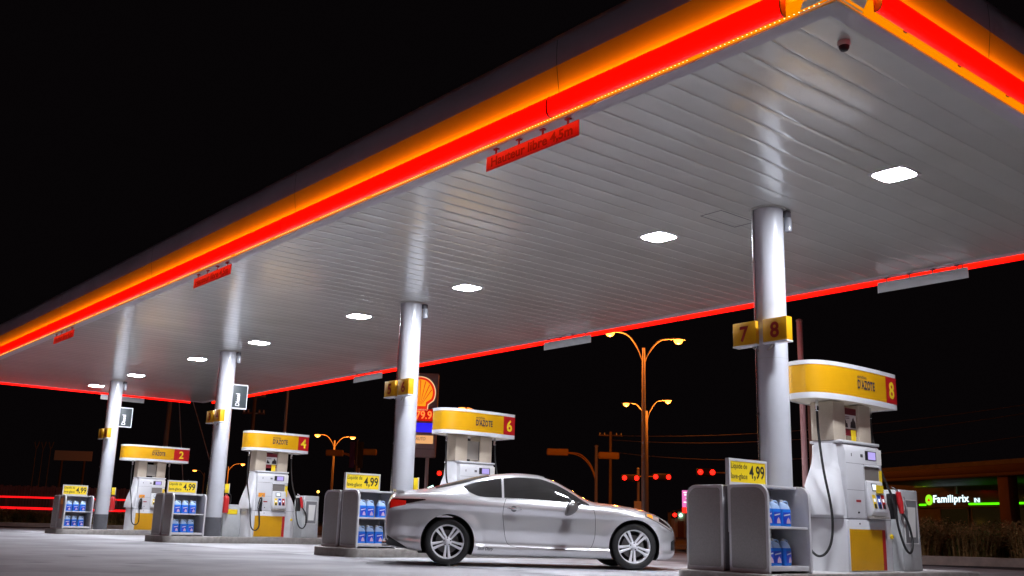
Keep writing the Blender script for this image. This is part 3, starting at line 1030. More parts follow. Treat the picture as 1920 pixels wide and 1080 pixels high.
        ed.box(0.135, 0.148, -0.256, -0.2505, 1.70, 2.06)
        ed.build('board_edge', BLACK, bo)
    # header
    hd_ = header_band(2.16, 2.65, -0.012).build('header', WHITE, p, smooth=60)
    header_band(2.158, 2.232, 0.0).build('white_band', WHITE, hd_, smooth=60)
    header_band(2.598, 2.652, 0.0).build('white_band', WHITE, hd_, smooth=60)
    header_band(2.232, 2.598, -0.004).build('yellow_band', YELLOW, hd_, smooth=60)
    P = header_plan(-0.002)
    n_ = len(P)
    MB().add([(x, yv, 2.175) for x, yv in P], [tuple(range(n_))]).build('underside', UNDER, hd_)
    MB().add([(x, yv, 2.648) for x, yv in P], [tuple(range(n_))]).build('top_plate', WHITE, hd_)
    xsn = np.linspace(HR - (0.32 if num != 2 else 0.52), HR - 0.005, 10)
    rd = MB().grid([[(x, hy(x) - 0.002, z) for x in xsn] for z in (2.233, 2.597)])
    rdo = rd.build('red_panel', RED, hd_)
    me = upright(fit(text_mesh(str(num), 0.3, bold=0.008), None, 0.24), (HR - (0.16 if num != 2 else 0.27), 0, 2.415), '-y', surf=lambda x: hy(x) - 0.0045)
    link('numeral', me, LABELY, rdo)
    me = upright(fit(text_mesh("D'AZOTE", 0.12, bold=0.0032, spacing=1.08), 0.42, 0.125), (0.09, 0, 2.41), '-y', surf=lambda x: hy(x) - 0.003)
    link('lettering', me, NAVY, hd_)
    me = upright(fit(text_mesh('enrichies', 0.06, bold=0.0005), 0.22, 0.04), (-0.01, 0, 2.51), '-y', surf=lambda x: hy(x) - 0.003)
    link('lettering', me, NAVY, hd_)
    # hoses and nozzles, left and right
    for sd in (-1, 1):
        x0 = -0.62 if sd < 0 else 0.58
        if sd < 0:
            pts = [(x0, -0.20, 2.17), (x0 - 0.005, -0.21, 1.75), (x0 + 0.0, -0.25, 1.30), (x0 + 0.03, -0.40, 0.85), (x0 + 0.03, -0.50, 0.50), (x0 + 0.06, -0.54, 0.25), (x0 + 0.17, -0.54, 0.17),
                   (x0 + 0.27, -0.53, 0.26), (x0 + 0.28, -0.50, 0.50), (x0 + 0.255, -0.47, 0.72)]
        else:
            pts = [(x0, -0.20, 2.17), (x0 + 0.01, -0.22, 1.75), (x0 + 0.05, -0.30, 1.30), (x0 + 0.12, -0.40, 0.95), (x0 + 0.13, -0.46, 0.55), (x0 + 0.20, -0.50, 0.30), (x0 + 0.33, -0.50, 0.25),
                   (x0 + 0.42, -0.48, 0.40), (x0 + 0.40, -0.45, 0.62), (x0 + 0.30, -0.42, 0.78)]
        if sd < 0 and num == 8:
            pts = [(x0, -0.16, 2.17), (x0 - 0.005, -0.17, 1.75), (x0 - 0.03, -0.24, 1.25), (x0 - 0.03, -0.33, 0.75), (x0 - 0.055, -0.33, 0.40), (x0 - 0.09, -0.25, 0.22),
                   (x0 - 0.10, -0.12, 0.20), (x0 - 0.09, 0.0, 0.36), (x0 - 0.07, 0.06, 0.72)]
        hs = MB().tube(smooth_pts(pts, 8), 0.016, 10).build('hose', RUBBER, p, smooth=80)
        MB().lathe([(0.016, 2.02), (0.026, 2.03), (0.026, 2.10), (0.018, 2.14), (0.018, 2.17)], 14, c=(x0, pts[0][1] - 0.003, 0)).build('swivel', CHROME, hs)
        nx, ny, nz = pts[-1]
        nzb = MB().tube([(nx, ny, nz - 0.02), (nx - sd * 0.02, ny + 0.005, nz + 0.12), (nx - sd * 0.05, ny + 0.01, nz + 0.26)], [0.03, 0.042, 0.034], 12)
        no = nzb.build('nozzle', NOZRED if sd > 0 else BLACK, p)
        MB().tube([(nx - sd * 0.05, ny + 0.01, nz + 0.255), (nx - sd * 0.09, ny + 0.03, nz + 0.31), (nx - sd * 0.13, ny + 0.06, nz + 0.33)], 0.013, 10).build('spout', CHROME, no)
        MB().tube([(nx + sd * 0.02, ny - 0.035, nz + 0.0), (nx + sd * 0.03, ny - 0.055, nz + 0.08), (nx - sd * 0.01, ny - 0.045, nz + 0.2)], 0.008, 8).build('trigger', CHROME, no)
        box('nozzle_boot', BLACK, p, min(nx - sd * 0.02, nx - sd * 0.12), max(nx - sd * 0.02, nx - sd * 0.12), ny + 0.045, ny + 0.15, nz - 0.10, nz + 0.24, 0.01)
    MB().lathe([(0.03, -0.405), (0.03, -0.424)], 16, 'y', c=(0.60, 0.0, 0.45)).build('safety_sticker', LABELY, p)
    return p


for k, cy in enumerate(COLY):
    pump(cy, 8 - 2 * k, k in (0, 2))
    # squeegee and bin unit at the outer end of the island
    if k != 1:
        wu = thing('service_unit', 'grey squeegee and towel unit beside pump %d' % (8 - 2 * k), 'bin', (13.22, cy - 0.12, IZ), group='grey service units by the pumps')
        sh = MB().prism([(-0.25, 0.0), (0.25, 0.0), (0.215, 1.08), (-0.215, 1.08)], -0.26, 0.26, 'y')
        so = sh.build('cabinet', BINGREY, wu, 0.015)
        fr = MB()
        for q in ((-0.16, 0.16, 0.94, 0.952), (-0.16, 0.16, 0.36, 0.372), (-0.172, -0.16, 0.36, 0.952), (0.16, 0.172, 0.36, 0.952)):
            fr.box(q[0], q[1], -0.268, -0.2605, q[2], q[3])
        fr.build('bay_frame', PALE, so)
        box('bay', mat('bay_grey', (0.20, 0.20, 0.21), rough=0.5), so, -0.159, 0.159, -0.266, -0.2608, 0.373, 0.939, 0)
        MB().prism([(-0.07, 0.45), (0.09, 0.45), (0.12, 0.85), (-0.08, 0.85)], -0.272, -0.2665, 'y').build('towel_slot', PALE, so)
        MB().prism([(-0.12, 0.42), (0.12, 0.42), (0.10, 0.93), (-0.10, 0.93)], 0.236, 0.2505, 'x')
    if k == 2:
        bn = thing('waste_bin', 'low grey bin with yellow sticker behind the column of pump 4', 'bin', (11.24, cy + 0.25, IZ))
        box('bin_body', BINGREY, bn, -0.24, 0.24, -0.2, 0.2, 0, 0.74, 0.02)
        MB().prism([(-0.2, 0.741), (0.2, 0.741), (0.16, 0.79), (-0.16, 0.79)], -0.17, 0.17, 'y').build('lid', BINGREY, bn, 0.01)
        box('sticker', LEMON, bn, -0.16, 0.12, -0.206, -0.2005, 0.55, 0.67, 0)

# ------------------------------------------------------------------ the silver coupe
PAINT = mat('silver_paint', (0.72, 0.71, 0.73), rough=0.28, metal=0.6, coat=1.0, coat_rough=0.035, nscale=900, namt=0.06)
GLASS = mat('dark_glass', (0.022, 0.020, 0.020), rough=0.05, spec=0.6, coat=0.3, coat_rough=0.03)
ALLOY = mat('alloy_wheel', (0.86, 0.86, 0.90), rough=0.28, metal=0.2, coat=0.8)
WELL = mat('wheel_well', (0.008, 0.008, 0.008), rough=0.9)
TAILRED = mat('tail_red', (0.45, 0.012, 0.01), rough=0.15, coat=1.0, emit=(1.0, 0.02, 0.01), estr=0.22)
LAMPDARK = mat('lamp_dark', (0.025, 0.012, 0.012), rough=0.15, coat=1.0)
HEADCLEAR = mat('headlamp_clear', (0.72, 0.66, 0.62), rough=0.10, metal=0.6, coat=1.0)
AMBERL = mat('amber_lens', (0.75, 0.22, 0.02), rough=0.15, coat=1.0, emit=(1.0, 0.3, 0.03), estr=0.35)
WB, WR = 2.82, 0.348

KN = dict(
    zt=([-.95, -.94, -.90, -.82, -.70, -.55, -.26, 0, .44, .83, 1.09, 1.35, 1.61, 1.87, 2.08, 2.25, 2.52, 2.78, 3.04, 3.25, 3.40, 3.5, 3.56, 3.58],
        [.62, .78, .96, 1.075, 1.095, 1.11, 1.155, 1.23, 1.345, 1.405, 1.422, 1.41, 1.345, 1.22, 1.09, 1.015, .985, .955, .905, .84, .755, .65, .53, .44]),
    zb=([-.95, -.93, -.88, -.6, -.2, .44, 2.4, 3.0, 3.35, 3.5, 3.56, 3.58], [.50, .36, .28, .225, .185, .16, .15, .15, .16, .19, .26, .36]),
    ws=([-.95, -.93, -.88, -.8, -.6, -.3, 0, .4, 1.0, 1.8, 2.4, 2.82, 3.1, 3.3, 3.42, 3.52, 3.58],
        [.42, .60, .73, .81, .885, .925, .94, .93, .905, .900, .915, .925, .90, .835, .745, .58, .32]),
    zs=([-.95, -.90, -.7, -.3, .3, .9, 1.5, 2.1, 2.5, 2.82, 3.1, 3.28, 3.42, 3.52, 3.58], [.58, .84, .94, .965, .955, .935, .91, .885, .868, .845, .80, .745, .665, .56, .41]),
    zk=([-.95, -.90, -.75, -.4, 0, .3, .5, .9, 1.5, 1.95, 2.1, 2.4, 2.82, 3.1, 3.28, 3.42, 3.52, 3.58], [.60, .90, 1.01, 1.045, 1.06, 1.05, 1.015, 1.01, .985, .96, .945, .93, .90, .845, .785, .705, .585, .42]),
    wk=([-.95, -.90, -.8, -.4, .3, .9, 1.8, 2.3, 2.82, 3.1, 3.3, 3.45, 3.58], [.40, .62, .72, .815, .835, .835, .835, .835, .80, .735, .62, .48, .26]),
    ze=([-.95, -.90, -.75, -.4, 0, .25, .49, .8, 1.09, 1.35, 1.6, 1.87, 2.1, 2.25, 2.5, 2.82, 3.1, 3.28, 3.42, 3.52, 3.58], [.61, .93, 1.055, 1.08, 1.145, 1.20, 1.28, 1.33, 1.352, 1.343, 1.28, 1.145, 1.01, .975, .955, .93, .875, .815, .735, .61, .43]),
    we=([-.95, -.8, -.4, 0, .25, .8, 1.35, 1.6, 1.87, 2.1, 2.4, 2.82, 3.1, 3.4, 3.58], [.30, .60, .63, .60, .58, .575, .585, .61, .65, .70, .64, .56, .50, .36, .2]),
)


def ctrl(x):
    g = {k: float(pchip(v[0], v[1], [x])[0]) for k, v in KN.items()}
    zb, zs, ws = g['zb'], g['zs'], g['ws']
    hh = zs - zb
    end = min(1.0, max(0.0, (x + 0.95) / 0.35)) * min(1.0, max(0.0, (3.58 - x) / 0.35))
    tuck = 0.035 * end
    P = [(0, zb), (ws - 0.10 - 0.05 * (1 - end), zb), (ws - 0.02 * end - 0.06 * (1 - end), zb + 0.035), (ws - 0.012 * end - 0.02 * (1 - end), zb + 0.115 * hh / 0.75),
         (ws - 0.040 * end, zb + 0.235 * hh), (ws - 0.014 * end, zb + 0.49 * hh), (ws - 0.031 * end, zb + 0.79 * hh), (ws, zb + 0.905 * hh), (ws - 0.018, zs),
         (g['wk'], g['zk']), (0.5 * (g['wk'] + g['we']) + 0.035 * min(1, max(0, (g['ze'] - g['zk']) / 0.2)), 0.5 * (g['zk'] + g['ze'])),
         (g['we'], g['ze']), (0.55 * g['we'], g['ze'] + 0.78 * (g['zt'] - g['ze'])), (0, g['zt'])]
    return P


NS = 5


def section(x):
    P = ctrl(x)
    t = [0.0]
    for a, b_ in zip(P[:-1], P[1:]):
        t.append(t[-1] + max(1e-4, math.hypot(b_[0] - a[0], b_[1] - a[1])))
    ts = []
    for i in range(len(P) - 1):
        ts += [t[i] + (t[i + 1] - t[i]) * k / NS for k in range(NS)]
    ts.append(t[-1])
    w = pchip(t, [p[0] for p in P], ts)
    z = pchip(t, [p[1] for p in P], ts)
    out = []
    for a, b_ in zip(w, z):
        for wx in (0.0, WB):
            r_ = math.hypot(x - wx, b_ - WR)
            if a > 0.5 and r_ < 0.56:
                f_ = min(1.0, max(0.0, (0.56 - r_) / 0.15))
                a = a + 0.020 * f_ * f_ * (3 - 2 * f_)
        out.append((a, b_))
    return out


def side_y(x, z):
    S = section(x)
    lo, hi = 2 * NS, 11 * NS
    zs_ = [p[1] for p in S[lo:hi + 1]]
    ws_ = [p[0] for p in S[lo:hi + 1]]
    return float(np.interp(z, zs_, ws_))


AX, AY = 9.083, 12.35
HX, HY = 0.829, -0.559
CX, CY = AX - (HY) * 0.875, AY + HX * 0.875
car = thing('silver_coupe', 'silver two door coupe parked side on between the pumps', 'car', (CX, CY, 0.0), math.atan2(HY, HX))
xs_ = sorted(set(np.round(np.concatenate([np.linspace(-.95, -.8, 12), np.linspace(-.8, 3.3, 140), np.linspace(3.3, 3.58, 20)]), 4)))
mb = MB()
rings = []
for x in xs_:
    S = section(x)
    rings.append([(x, -a, b_) for a, b_ in S] + [(x, a, b_) for a, b_ in reversed(S[1:-1])])
mb.loft(rings)
bme = mb.mesh('body', smooth=60)
body = link('body', bme, [PAINT, WELL], car)
for wx in (0.0, WB):
    cb = MB()
    cb.cyl((wx, -1.2, WR), (wx, 1.2, WR), 0.398 if wx == 0 else 0.392, n=72)
    cme = cb.mesh('cutter', smooth=40)
    cme.materials.append(WELL)
    cme.materials.append(WELL)
    for p_ in cme.polygons:
        p_.material_index = 1
    cut = bpy.data.objects.new('cutter', cme)
    COL.objects.link(cut)
    cut.matrix_world = Matrix.Translation((CX, CY, 0)) @ Matrix.Rotation(math.atan2(HY, HX), 4, 'Z')
    md = body.modifiers.new('arch', 'BOOLEAN')
    md.operation = 'DIFFERENCE'
    md.solver = 'EXACT'
    md.object = cut
    bpy.context.view_layer.update()
    dg = bpy.context.evaluated_depsgraph_get()
    nm = bpy.data.meshes.new_from_object(body.evaluated_get(dg))
    body.modifiers.clear()
    body.data = nm
    bpy.data.objects.remove(cut)
body.data.name = 'body'
body.data.set_sharp_from_angle(angle=R(40))
# dark inner liner so that nothing shows through the wheel openings
box('inner_liner', WELL, car, -0.42, 3.25, -0.60, 0.60, 0.17, 0.70, 0)


def patch(xf, zf, n, m_, eps, sd):
    """surface patch on the car side: xf(s, t), zf(s, t)"""
    rows = []
    for i in range(n + 1):
        row = []
        for j in range(m_ + 1):
            s, t = i / n, j / m_
            z0_ = zf(s, t)
            x = xf(s, t, z0_)
            row.append((x, sd * (side_y(x, z0_) + eps), z0_))
        rows.append(row)
    return MB().grid(rows)


# front silhouettes of glass and door
LQ_T = ([.235, .32, .49, .65, .79], [1.165, 1.20, 1.253, 1.283, 1.30])
LQ_B = ([.235, .29, .36, .46, .60, .79], [1.155, 1.105, 1.065, 1.03, 1.02, 1.018])
LD_T = ([.84, 1.09, 1.35, 1.585, 1.87, 2.02, 2.12], [1.303, 1.322, 1.312, 1.25, 1.105, 1.01, .948])
LD_B = ([.84, 1.2, 1.48, 1.95, 2.12], [1.018, 1.01, .998, .968, .944])
XL = ([.29, .31, .35, .42, .62, .78, .89, 1.0], [1.04, .955, .895, .865, .832, .818, .826, .862])
XR = ([.27, .33, .52, .70, .88, .95], [2.10, 2.165, 2.212, 2.218, 2.185, 2.135])


def ip(K, x):
    return float(pchip(K[0], K[1], [x])[0])


def glass_patch(T, B, x0, x1, eps, sd, grow=0.0, n=36):
    def xf(s, t, z):
        return x0 - grow + (x1 - x0 + 2 * grow) * s

    def zf(s, t):
        x = min(max(x0 + (x1 - x0) * s, x0), x1)
        b0, t0 = ip(B, x) - grow, ip(T, x) + grow
        return b0 + (t0 - b0) * t
    return patch(xf, zf, n, 8, eps, sd)


def door_patch(eps, sd, grow=0.0):
    def zt_(x):
        return float(np.interp(x, LD_B[0], LD_B[1])) - 0.022

    def zf(s, t):
        xg = 0.86 + (2.14 - 0.86) * s
        z0_ = 0.295 - 0.02 * s - grow
        return z0_ + (zt_(xg) + grow - z0_) * t

    def xf(s, t, z):
        a, b_ = ip(XL, z) - grow, ip(XR, z) + grow
        return a + (b_ - a) * s
    return patch(xf, zf, 40, 28, eps, sd)


SEAM = mat('panel_seam', (0.015, 0.015, 0.017), rough=0.6)
for sd in (-1, 1):
    nm = 'right' if sd < 0 else 'left'
    door_patch(0.0015, sd, 0.007).build('door_seam', SEAM, car, smooth=60)
    door = door_patch(0.0035, sd).build('door', PAINT, car, smooth=60)
    hb = MB()
    yh = side_y(0.975, 0.852)
    hb.tube([(0.885, sd * (yh + 0.006), 0.856), (0.90, sd * (yh + 0.028), 0.857), (0.985, sd * (yh + 0.036), 0.852), (1.07, sd * (yh + 0.026), 0.846), (1.085, sd * (yh + 0.006), 0.845)], [0.012, 0.014, 0.015, 0.014, 0.012], 10)
    hb.build('handle', CHROME, door)
    MB().lathe([(0.045, sd * (yh + 0.001)), (0.045, sd * (yh + 0.0045))], 24, 'y', c=(0.975, 0, 0.85)).build('handle_cup', mat('cup_shade', (0.22, 0.22, 0.23), rough=0.4, metal=0.6), door)
    glass_patch(LD_T, LD_B, 0.84, 2.12, 0.003, sd, 0.009).build('window_trim', SEAM, car, smooth=60)
    glass_patch(LD_T, LD_B, 0.84, 2.12, 0.006, sd).build('door_window', GLASS, car, smooth=60)
    glass_patch(LQ_T, LQ_B, 0.235, 0.79, 0.003, sd, 0.009).build('window_trim', SEAM, car, smooth=60)
    glass_patch(LQ_T, LQ_B, 0.235, 0.79, 0.006, sd).build('quarter_window', GLASS, car, smooth=60)
    # door mirror
    mo = MB()
    ym = side_y(1.92, 0.90)
    rr = []
    for t in range(9):
        u = t / 8
        xx = 1.755 + 0.17 * u
        sc = math.sin(math.pi * min(1, 0.34 + 0.62 * u)) ** 0.6 if u > 0 else 0.85
        rr.append([(xx + 0.02 * c_z / 0.09, sd * (ym + 0.155 + c_y), 0.865 + c_z + 0.02 * u) for c_y, c_z in superellipse(0.125 * sc, 0.100 * sc, 3, 20)])
    mo.loft(rr)
    mob = mo.build('mirror', mat('mirror_shell', (0.16, 0.15, 0.15), rough=0.45, metal=0.4, coat=0.4), car, smooth=60)
    MB().tube([(1.98, sd * (ym - 0.05), 0.955), (1.93, sd * (ym + 0.02), 0.93), (1.87, sd * (ym + 0.09), 0.90)], [0.03, 0.024, 0.022], 10).build('mirror_arm', BLACK, mob)
    # tail lamp
    tl = patch(lambda s, t, z: -0.885 + 0.535 * s, lambda s, t: (0.80 + 0.145 * s ** 0.8) + (0.955 - (0.80 + 0.145 * s ** 0.8)) * t, 26, 8, 0.005, sd).build('taillight', LAMPDARK, car, smooth=60)
    patch(lambda s, t, z: -0.87 + 0.23 * s, lambda s, t: (0.815 + 0.05 * s) + (0.945 - 0.02 * s - (0.815 + 0.05 * s)) * t, 16, 8, 0.009, sd).build('red_lens', TAILRED, tl, smooth=60)
    # head lamp: a long wedge along the wing, dark edged, with an amber rear corner
    def hl_lo(s):
        return 0.795 - 0.215 * s ** 1.15

    def hl_h(s):
        return 0.012 + 0.082 * math.sin(math.pi * min(1, 0.10 + s * 0.84)) ** 0.7

    def lamp(s0, s1, e, gl, gh, n):
        return patch(lambda s, t, z: 2.98 + 0.46 * (s0 + (s1 - s0) * s), lambda s, t: hl_lo(s0 + (s1 - s0) * s) - gl + (hl_h(s0 + (s1 - s0) * s) + gl + gh) * t, n, 6, e, sd)
    lamp(0.0, 1.0, 0.003, 0.008, 0.008, 28).build('lamp_gasket', SEAM, car, smooth=60)
    hl = lamp(0.02, 0.98, 0.006, 0.0, 0.0, 26).build('headlight', HEADCLEAR, car, smooth=60)
    lamp(0.07, 0.26, 0.009, -0.012, -0.012, 10).build('amber_corner', AMBERL, hl, smooth=60)
    lamp(0.48, 0.90, 0.009, -0.024, -0.014, 12).build('projector', LAMPDARK, hl, smooth=60)
    # bumper intake
    patch(lambda s, t, z: 3.42 + 0.115 * s, lambda s, t: 0.30 + 0.18 * t - 0.05 * (1 - s) * t, 8, 6, 0.004, sd).build('intake', BLACK, car, smooth=60)
    # rear bumper lower insert
    patch(lambda s, t, z: -0.925 + 0.33 * s, lambda s, t: 0.285 - 0.045 * s + (0.15 - 0.14 * s) * t, 12, 4, 0.004, sd).build('rear_diffuser', BLACK, car, smooth=60)
    MB().cyl((-0.97, sd * 0.60, 0.30), (-0.82, sd * 0.60, 0.305), 0.045, n=20).build('exhaust', CHROME, car)
    # sill shadow line
# windscreen and rear glass, set just proud of the shell


def top_patch(x0, x1, ua, e, n=18):
    rows = []
    for i in range(n + 1):
        x = x0 + (x1 - x0) * i / n
        S = section(x)[11 * NS - ua:]
        half = [(x, -a * 0.97, b_ + e) for a, b_ in S]
        rows.append(half + [(x, -p[1], p[2]) for p in reversed(half[:-1])])
    return MB().grid(rows)


top_patch(1.48, 2.17, -1, 0.006).build('windscreen', GLASS, car, smooth=60)
top_patch(-0.20, 0.62, -1, 0.006).build('rear_window', GLASS, car, smooth=60)
# boot lip
lp = []
for yv in np.linspace(-0.70, 0.70, 15):
    q = 1 - (yv / 0.72) ** 2
    x = -0.80 + 0.06 * (yv / 0.7) ** 2
    zt_ = 1.073 - 0.02 * (yv / 0.7) ** 2
    lp.append([(x - 0.05, yv, zt_ + 0.018), (x - 0.045, yv, zt_ + 0.03), (x + 0.04, yv, zt_ + 0.022), (x + 0.08, yv, zt_ + 0.008), (x + 0.02, yv, zt_ - 0.05), (x - 0.03, yv, zt_ - 0.04)])
MB().loft(lp).build('boot_lip', PAINT, car, smooth=60)
# wheels
for wx in (0.0, WB):
    for sd in (-1, 1):
        w = bpy.data.objects.new('wheel', None)
        COL.objects.link(w)
        w.parent = car
        w.location = (wx, sd * 0.775, WR)
        w.rotation_euler = (0, 0, 0 if sd < 0 else math.pi)
        w.scale = (1.033, 1.0, 1.033)
        # local: outer face towards -y
        MB().lathe([(0.238, 0.09), (0.30, 0.105), (0.328, 0.085), (0.337, 0.06), (0.337, -0.06), (0.330, -0.088), (0.305, -0.110), (0.262, -0.112), (0.240, -0.100), (0.236, -0.085), (0.236, 0.08)], 72, 'y', cap=False).build('tyre', RUBBER, w, smooth=50)
        MB().lathe([(0.2365, 0.09), (0.22, 0.07), (0.215, -0.02), (0.222, -0.085), (0.232, -0.104), (0.2395, -0.104), (0.2395, -0.09)], 72, 'y', cap=False).build('rim', ALLOY, w, smooth=50)
        MB().lathe([(0.165, 0.0), (0.165, 0.02)], 48, 'y').build('brake_disc', mat('brake_steel', (0.16, 0.15, 0.15), rough=0.45, metal=0.6), w)
        MB().lathe([(0.214, 0.055), (0.214, 0.06)], 48, 'y').build('wheel_back', WELL, w)
        sb = MB()
        rot0 = R(90) if wx == 0 else R(84)
        for k in range(5):
            for e_ in (-1, 1):
                a = rot0 + 2 * math.pi * k / 5 + R(180)
                ca, sa = math.cos(a), math.sin(a)
                # spokes of a pair run nearly parallel, slightly splayed
                ring = []
                for r_, off, hw_, y_f, th in ((0.045, 0.018, 0.013, -0.062, 0.03), (0.11, 0.023, 0.015, -0.072, 0.03), (0.17, 0.029, 0.018, -0.086, 0.028), (0.228, 0.037, 0.024, -0.098, 0.025)):
                    pts = []
                    for (tt, yy) in ((-hw_, y_f + th), (-hw_, y_f + 0.006), (-hw_ * 0.6, y_f), (hw_ * 0.6, y_f), (hw_, y_f + 0.006), (hw_, y_f + th)):
                        q = e_ * off + tt
                        pts.append((r_ * ca - q * sa, yy, r_ * sa + q * ca))
                    ring.append(pts)
                sp = MB().loft(ring).build('spoke', ALLOY, w, smooth=30)
        hb = MB().lathe([(0.066, -0.03), (0.066, -0.060), (0.055, -0.070), (0.034, -0.073), (0.033, -0.081), (0.024, -0.086)], 32, 'y')
        hub = hb.build('hub', ALLOY, w)
        for k in range(5):
            a = rot0 + 2 * math.pi * (k + 0.5) / 5 + R(180)
            MB().lathe([(0.0095, -0.0705), (0.0095, -0.0735)], 10, 'y', c=(0.05 * math.cos(a), 0, 0.05 * math.sin(a))).build('wheel_nut', BLACK, w)
# small script behind the rear wheel
me = fit(text_mesh('Stud Diary', 0.06, bold=0.0006, shear=0.35), 0.235, 0.062)
for v in me.vertices:
    x, y_ = 0.565 + v.co.x, 0.255 + v.co.y
    v.co = (x, -(side_y(x, y_) + 0.004), y_)
link('script_decal', me, INK, car)

# ------------------------------------------------------------------ background
def pole(mb, x, y, z0, z1, r0, r1, n=12):
    mb.tube([(x, y, z0), (x, y, (z0 + z1) / 2), (x, y, z1)], [r0, (r0 + r1) / 2, r1], n)
    return mb


BULB = glow('sodium_bulb', (1.0, 0.40, 0.06), 1.0)


def lamp_light(parent, loc, power):
    ld = bpy.data.lights.new('lamp_light', 'POINT')
    ld.color = (1.0, 0.22, 0.02)
    ld.energy = power
    ld.shadow_soft_size = 0.12
    o = bpy.data.objects.new('lamp_light', ld)
    COL.objects.link(o)
    o.parent = parent
    o.location = loc


def street_lamp(x, y, h, arms, label, power, lens_r=0.21, group='orange sodium street lamps', rise=0.75, r=0.13):
    """arms: list of (dx, dy, dz) lamp positions relative to the pole top"""
    t = thing('street_lamp', label, 'street lamp', (x, y, -0.01), group=group)
    pole(MB(), 0, 0, 0, h, r, r * 0.6).build('pole', POLE, t)
    MB().lathe([(r * 2.1, 0.0), (r * 2.1, 0.03), (r * 1.3, 0.06), (r * 1.2, 0.35), (r * 1.02, 0.4)], 16).build('base', POLE, t)
    for dx, dy, dz in arms:
        pts = smooth_pts([(0, 0, h - rise), (dx * 0.18, dy * 0.18, h - rise + 0.5 * (rise + dz)), (dx * 0.5, dy * 0.5, h + dz * 0.86), (dx * 0.92, dy * 0.92, h + dz + 0.04)], 6)
        ar = MB().tube(pts, 0.035, 8).build('arm', POLE, t)
        az = math.atan2(dy, dx)
        hd_ = MB()
        rg = []
        for u, wv, hh in ((-0.30, 0.05, 0.05), (-0.15, 0.12, 0.09), (0.1, 0.16, 0.11), (0.3, 0.13, 0.08), (0.38, 0.06, 0.04)):
            ring = []
            for k in range(12):
                a = math.pi * 2 * k / 12
                l_, w_ = u, wv * math.cos(a)
                zz_ = hh * max(0, math.sin(a)) + 0.0 * math.sin(a)
                ring.append((dx + l_ * math.cos(az) - w_ * math.sin(az), dy + l_ * math.sin(az) + w_ * math.cos(az), h + dz + zz_))
            rg.append(ring)
        hd_.loft(rg)
        hh_ = hd_.build('lamp_head', POLE, ar)
        MB().lathe([(lens_r, -0.003), (lens_r * 0.95, -0.09), (lens_r * 0.65, -0.18), (0.02, -0.22)], 16, c=(dx + 0.08 * math.cos(az), dy + 0.08 * math.sin(az), h + dz)).build('bulb', SODIUM, hh_)
        if power:
            lamp_light(hh_, (dx + 0.08 * math.cos(az), dy + 0.08 * math.sin(az), h + dz - 0.35), power)
    return t


street_lamp(33.6, 31.1, 8.75, [(-1.25, 0.82, 0.68), (1.12, -1.02, 0.42)], 'tall twin arm sodium street lamp, the nearest of the orange lamps', 600)
street_lamp(52.1, 47.95, 8.75, [(-1.2, 0.72, 0.45), (0.88, -1.10, 0.72)], 'twin arm sodium street lamp directly behind the nearest one', 650)
street_lamp(50.9, 88.85, 8.5, [(-1.36, 0.96, 0.48), (1.26, -1.15, 0.34)], 'distant twin arm street lamp beside the orange traffic signals', 900, 0.28)
street_lamp(46.9, 59.9, 8.7, [(-1.2, 0.95, 0.55)], 'single arm street lamp peeping over the header of pump 6', 700, 0.24)
street_lamp(70.4, 166.0, 8.0, [(-1.25, 1.0, 0.4)], 'farthest small street lamp between the two left columns', 0, 0.34)
street_lamp(64.7, 144.0, 8.2, [(1.6, -1.3, 0.4)], 'small distant street lamp with curved arm beside pump 4', 1200, 0.30)


def side_axes(dirx, diry):
    l_ = math.hypot(dirx, diry)
    return dirx / l_, diry / l_


UX, UY = 0.772, -0.636         # horizontal direction across the view of the junction


def signal_head(parent, c, length, rad, m_=None):
    """horizontal signal head: rounded housing, four visors on the far side"""
    hx = length / 2
    P = []
    rg = []
    for u, k_ in ((-hx, 0.7), (-hx + 0.05, 1.0), (hx - 0.05, 1.0), (hx, 0.7)):
        ring = []
        for yv, zv in superellipse(rad * 0.75 * k_, rad * k_, 5, 20):
            ring.append((c[0] + u * UX + yv * UY * -1, c[1] + u * UY + yv * UX, c[2] + zv))
        rg.append(ring)
    h = MB().loft(rg).build('signal_head', m_ or SIGNALY, parent)
    return h


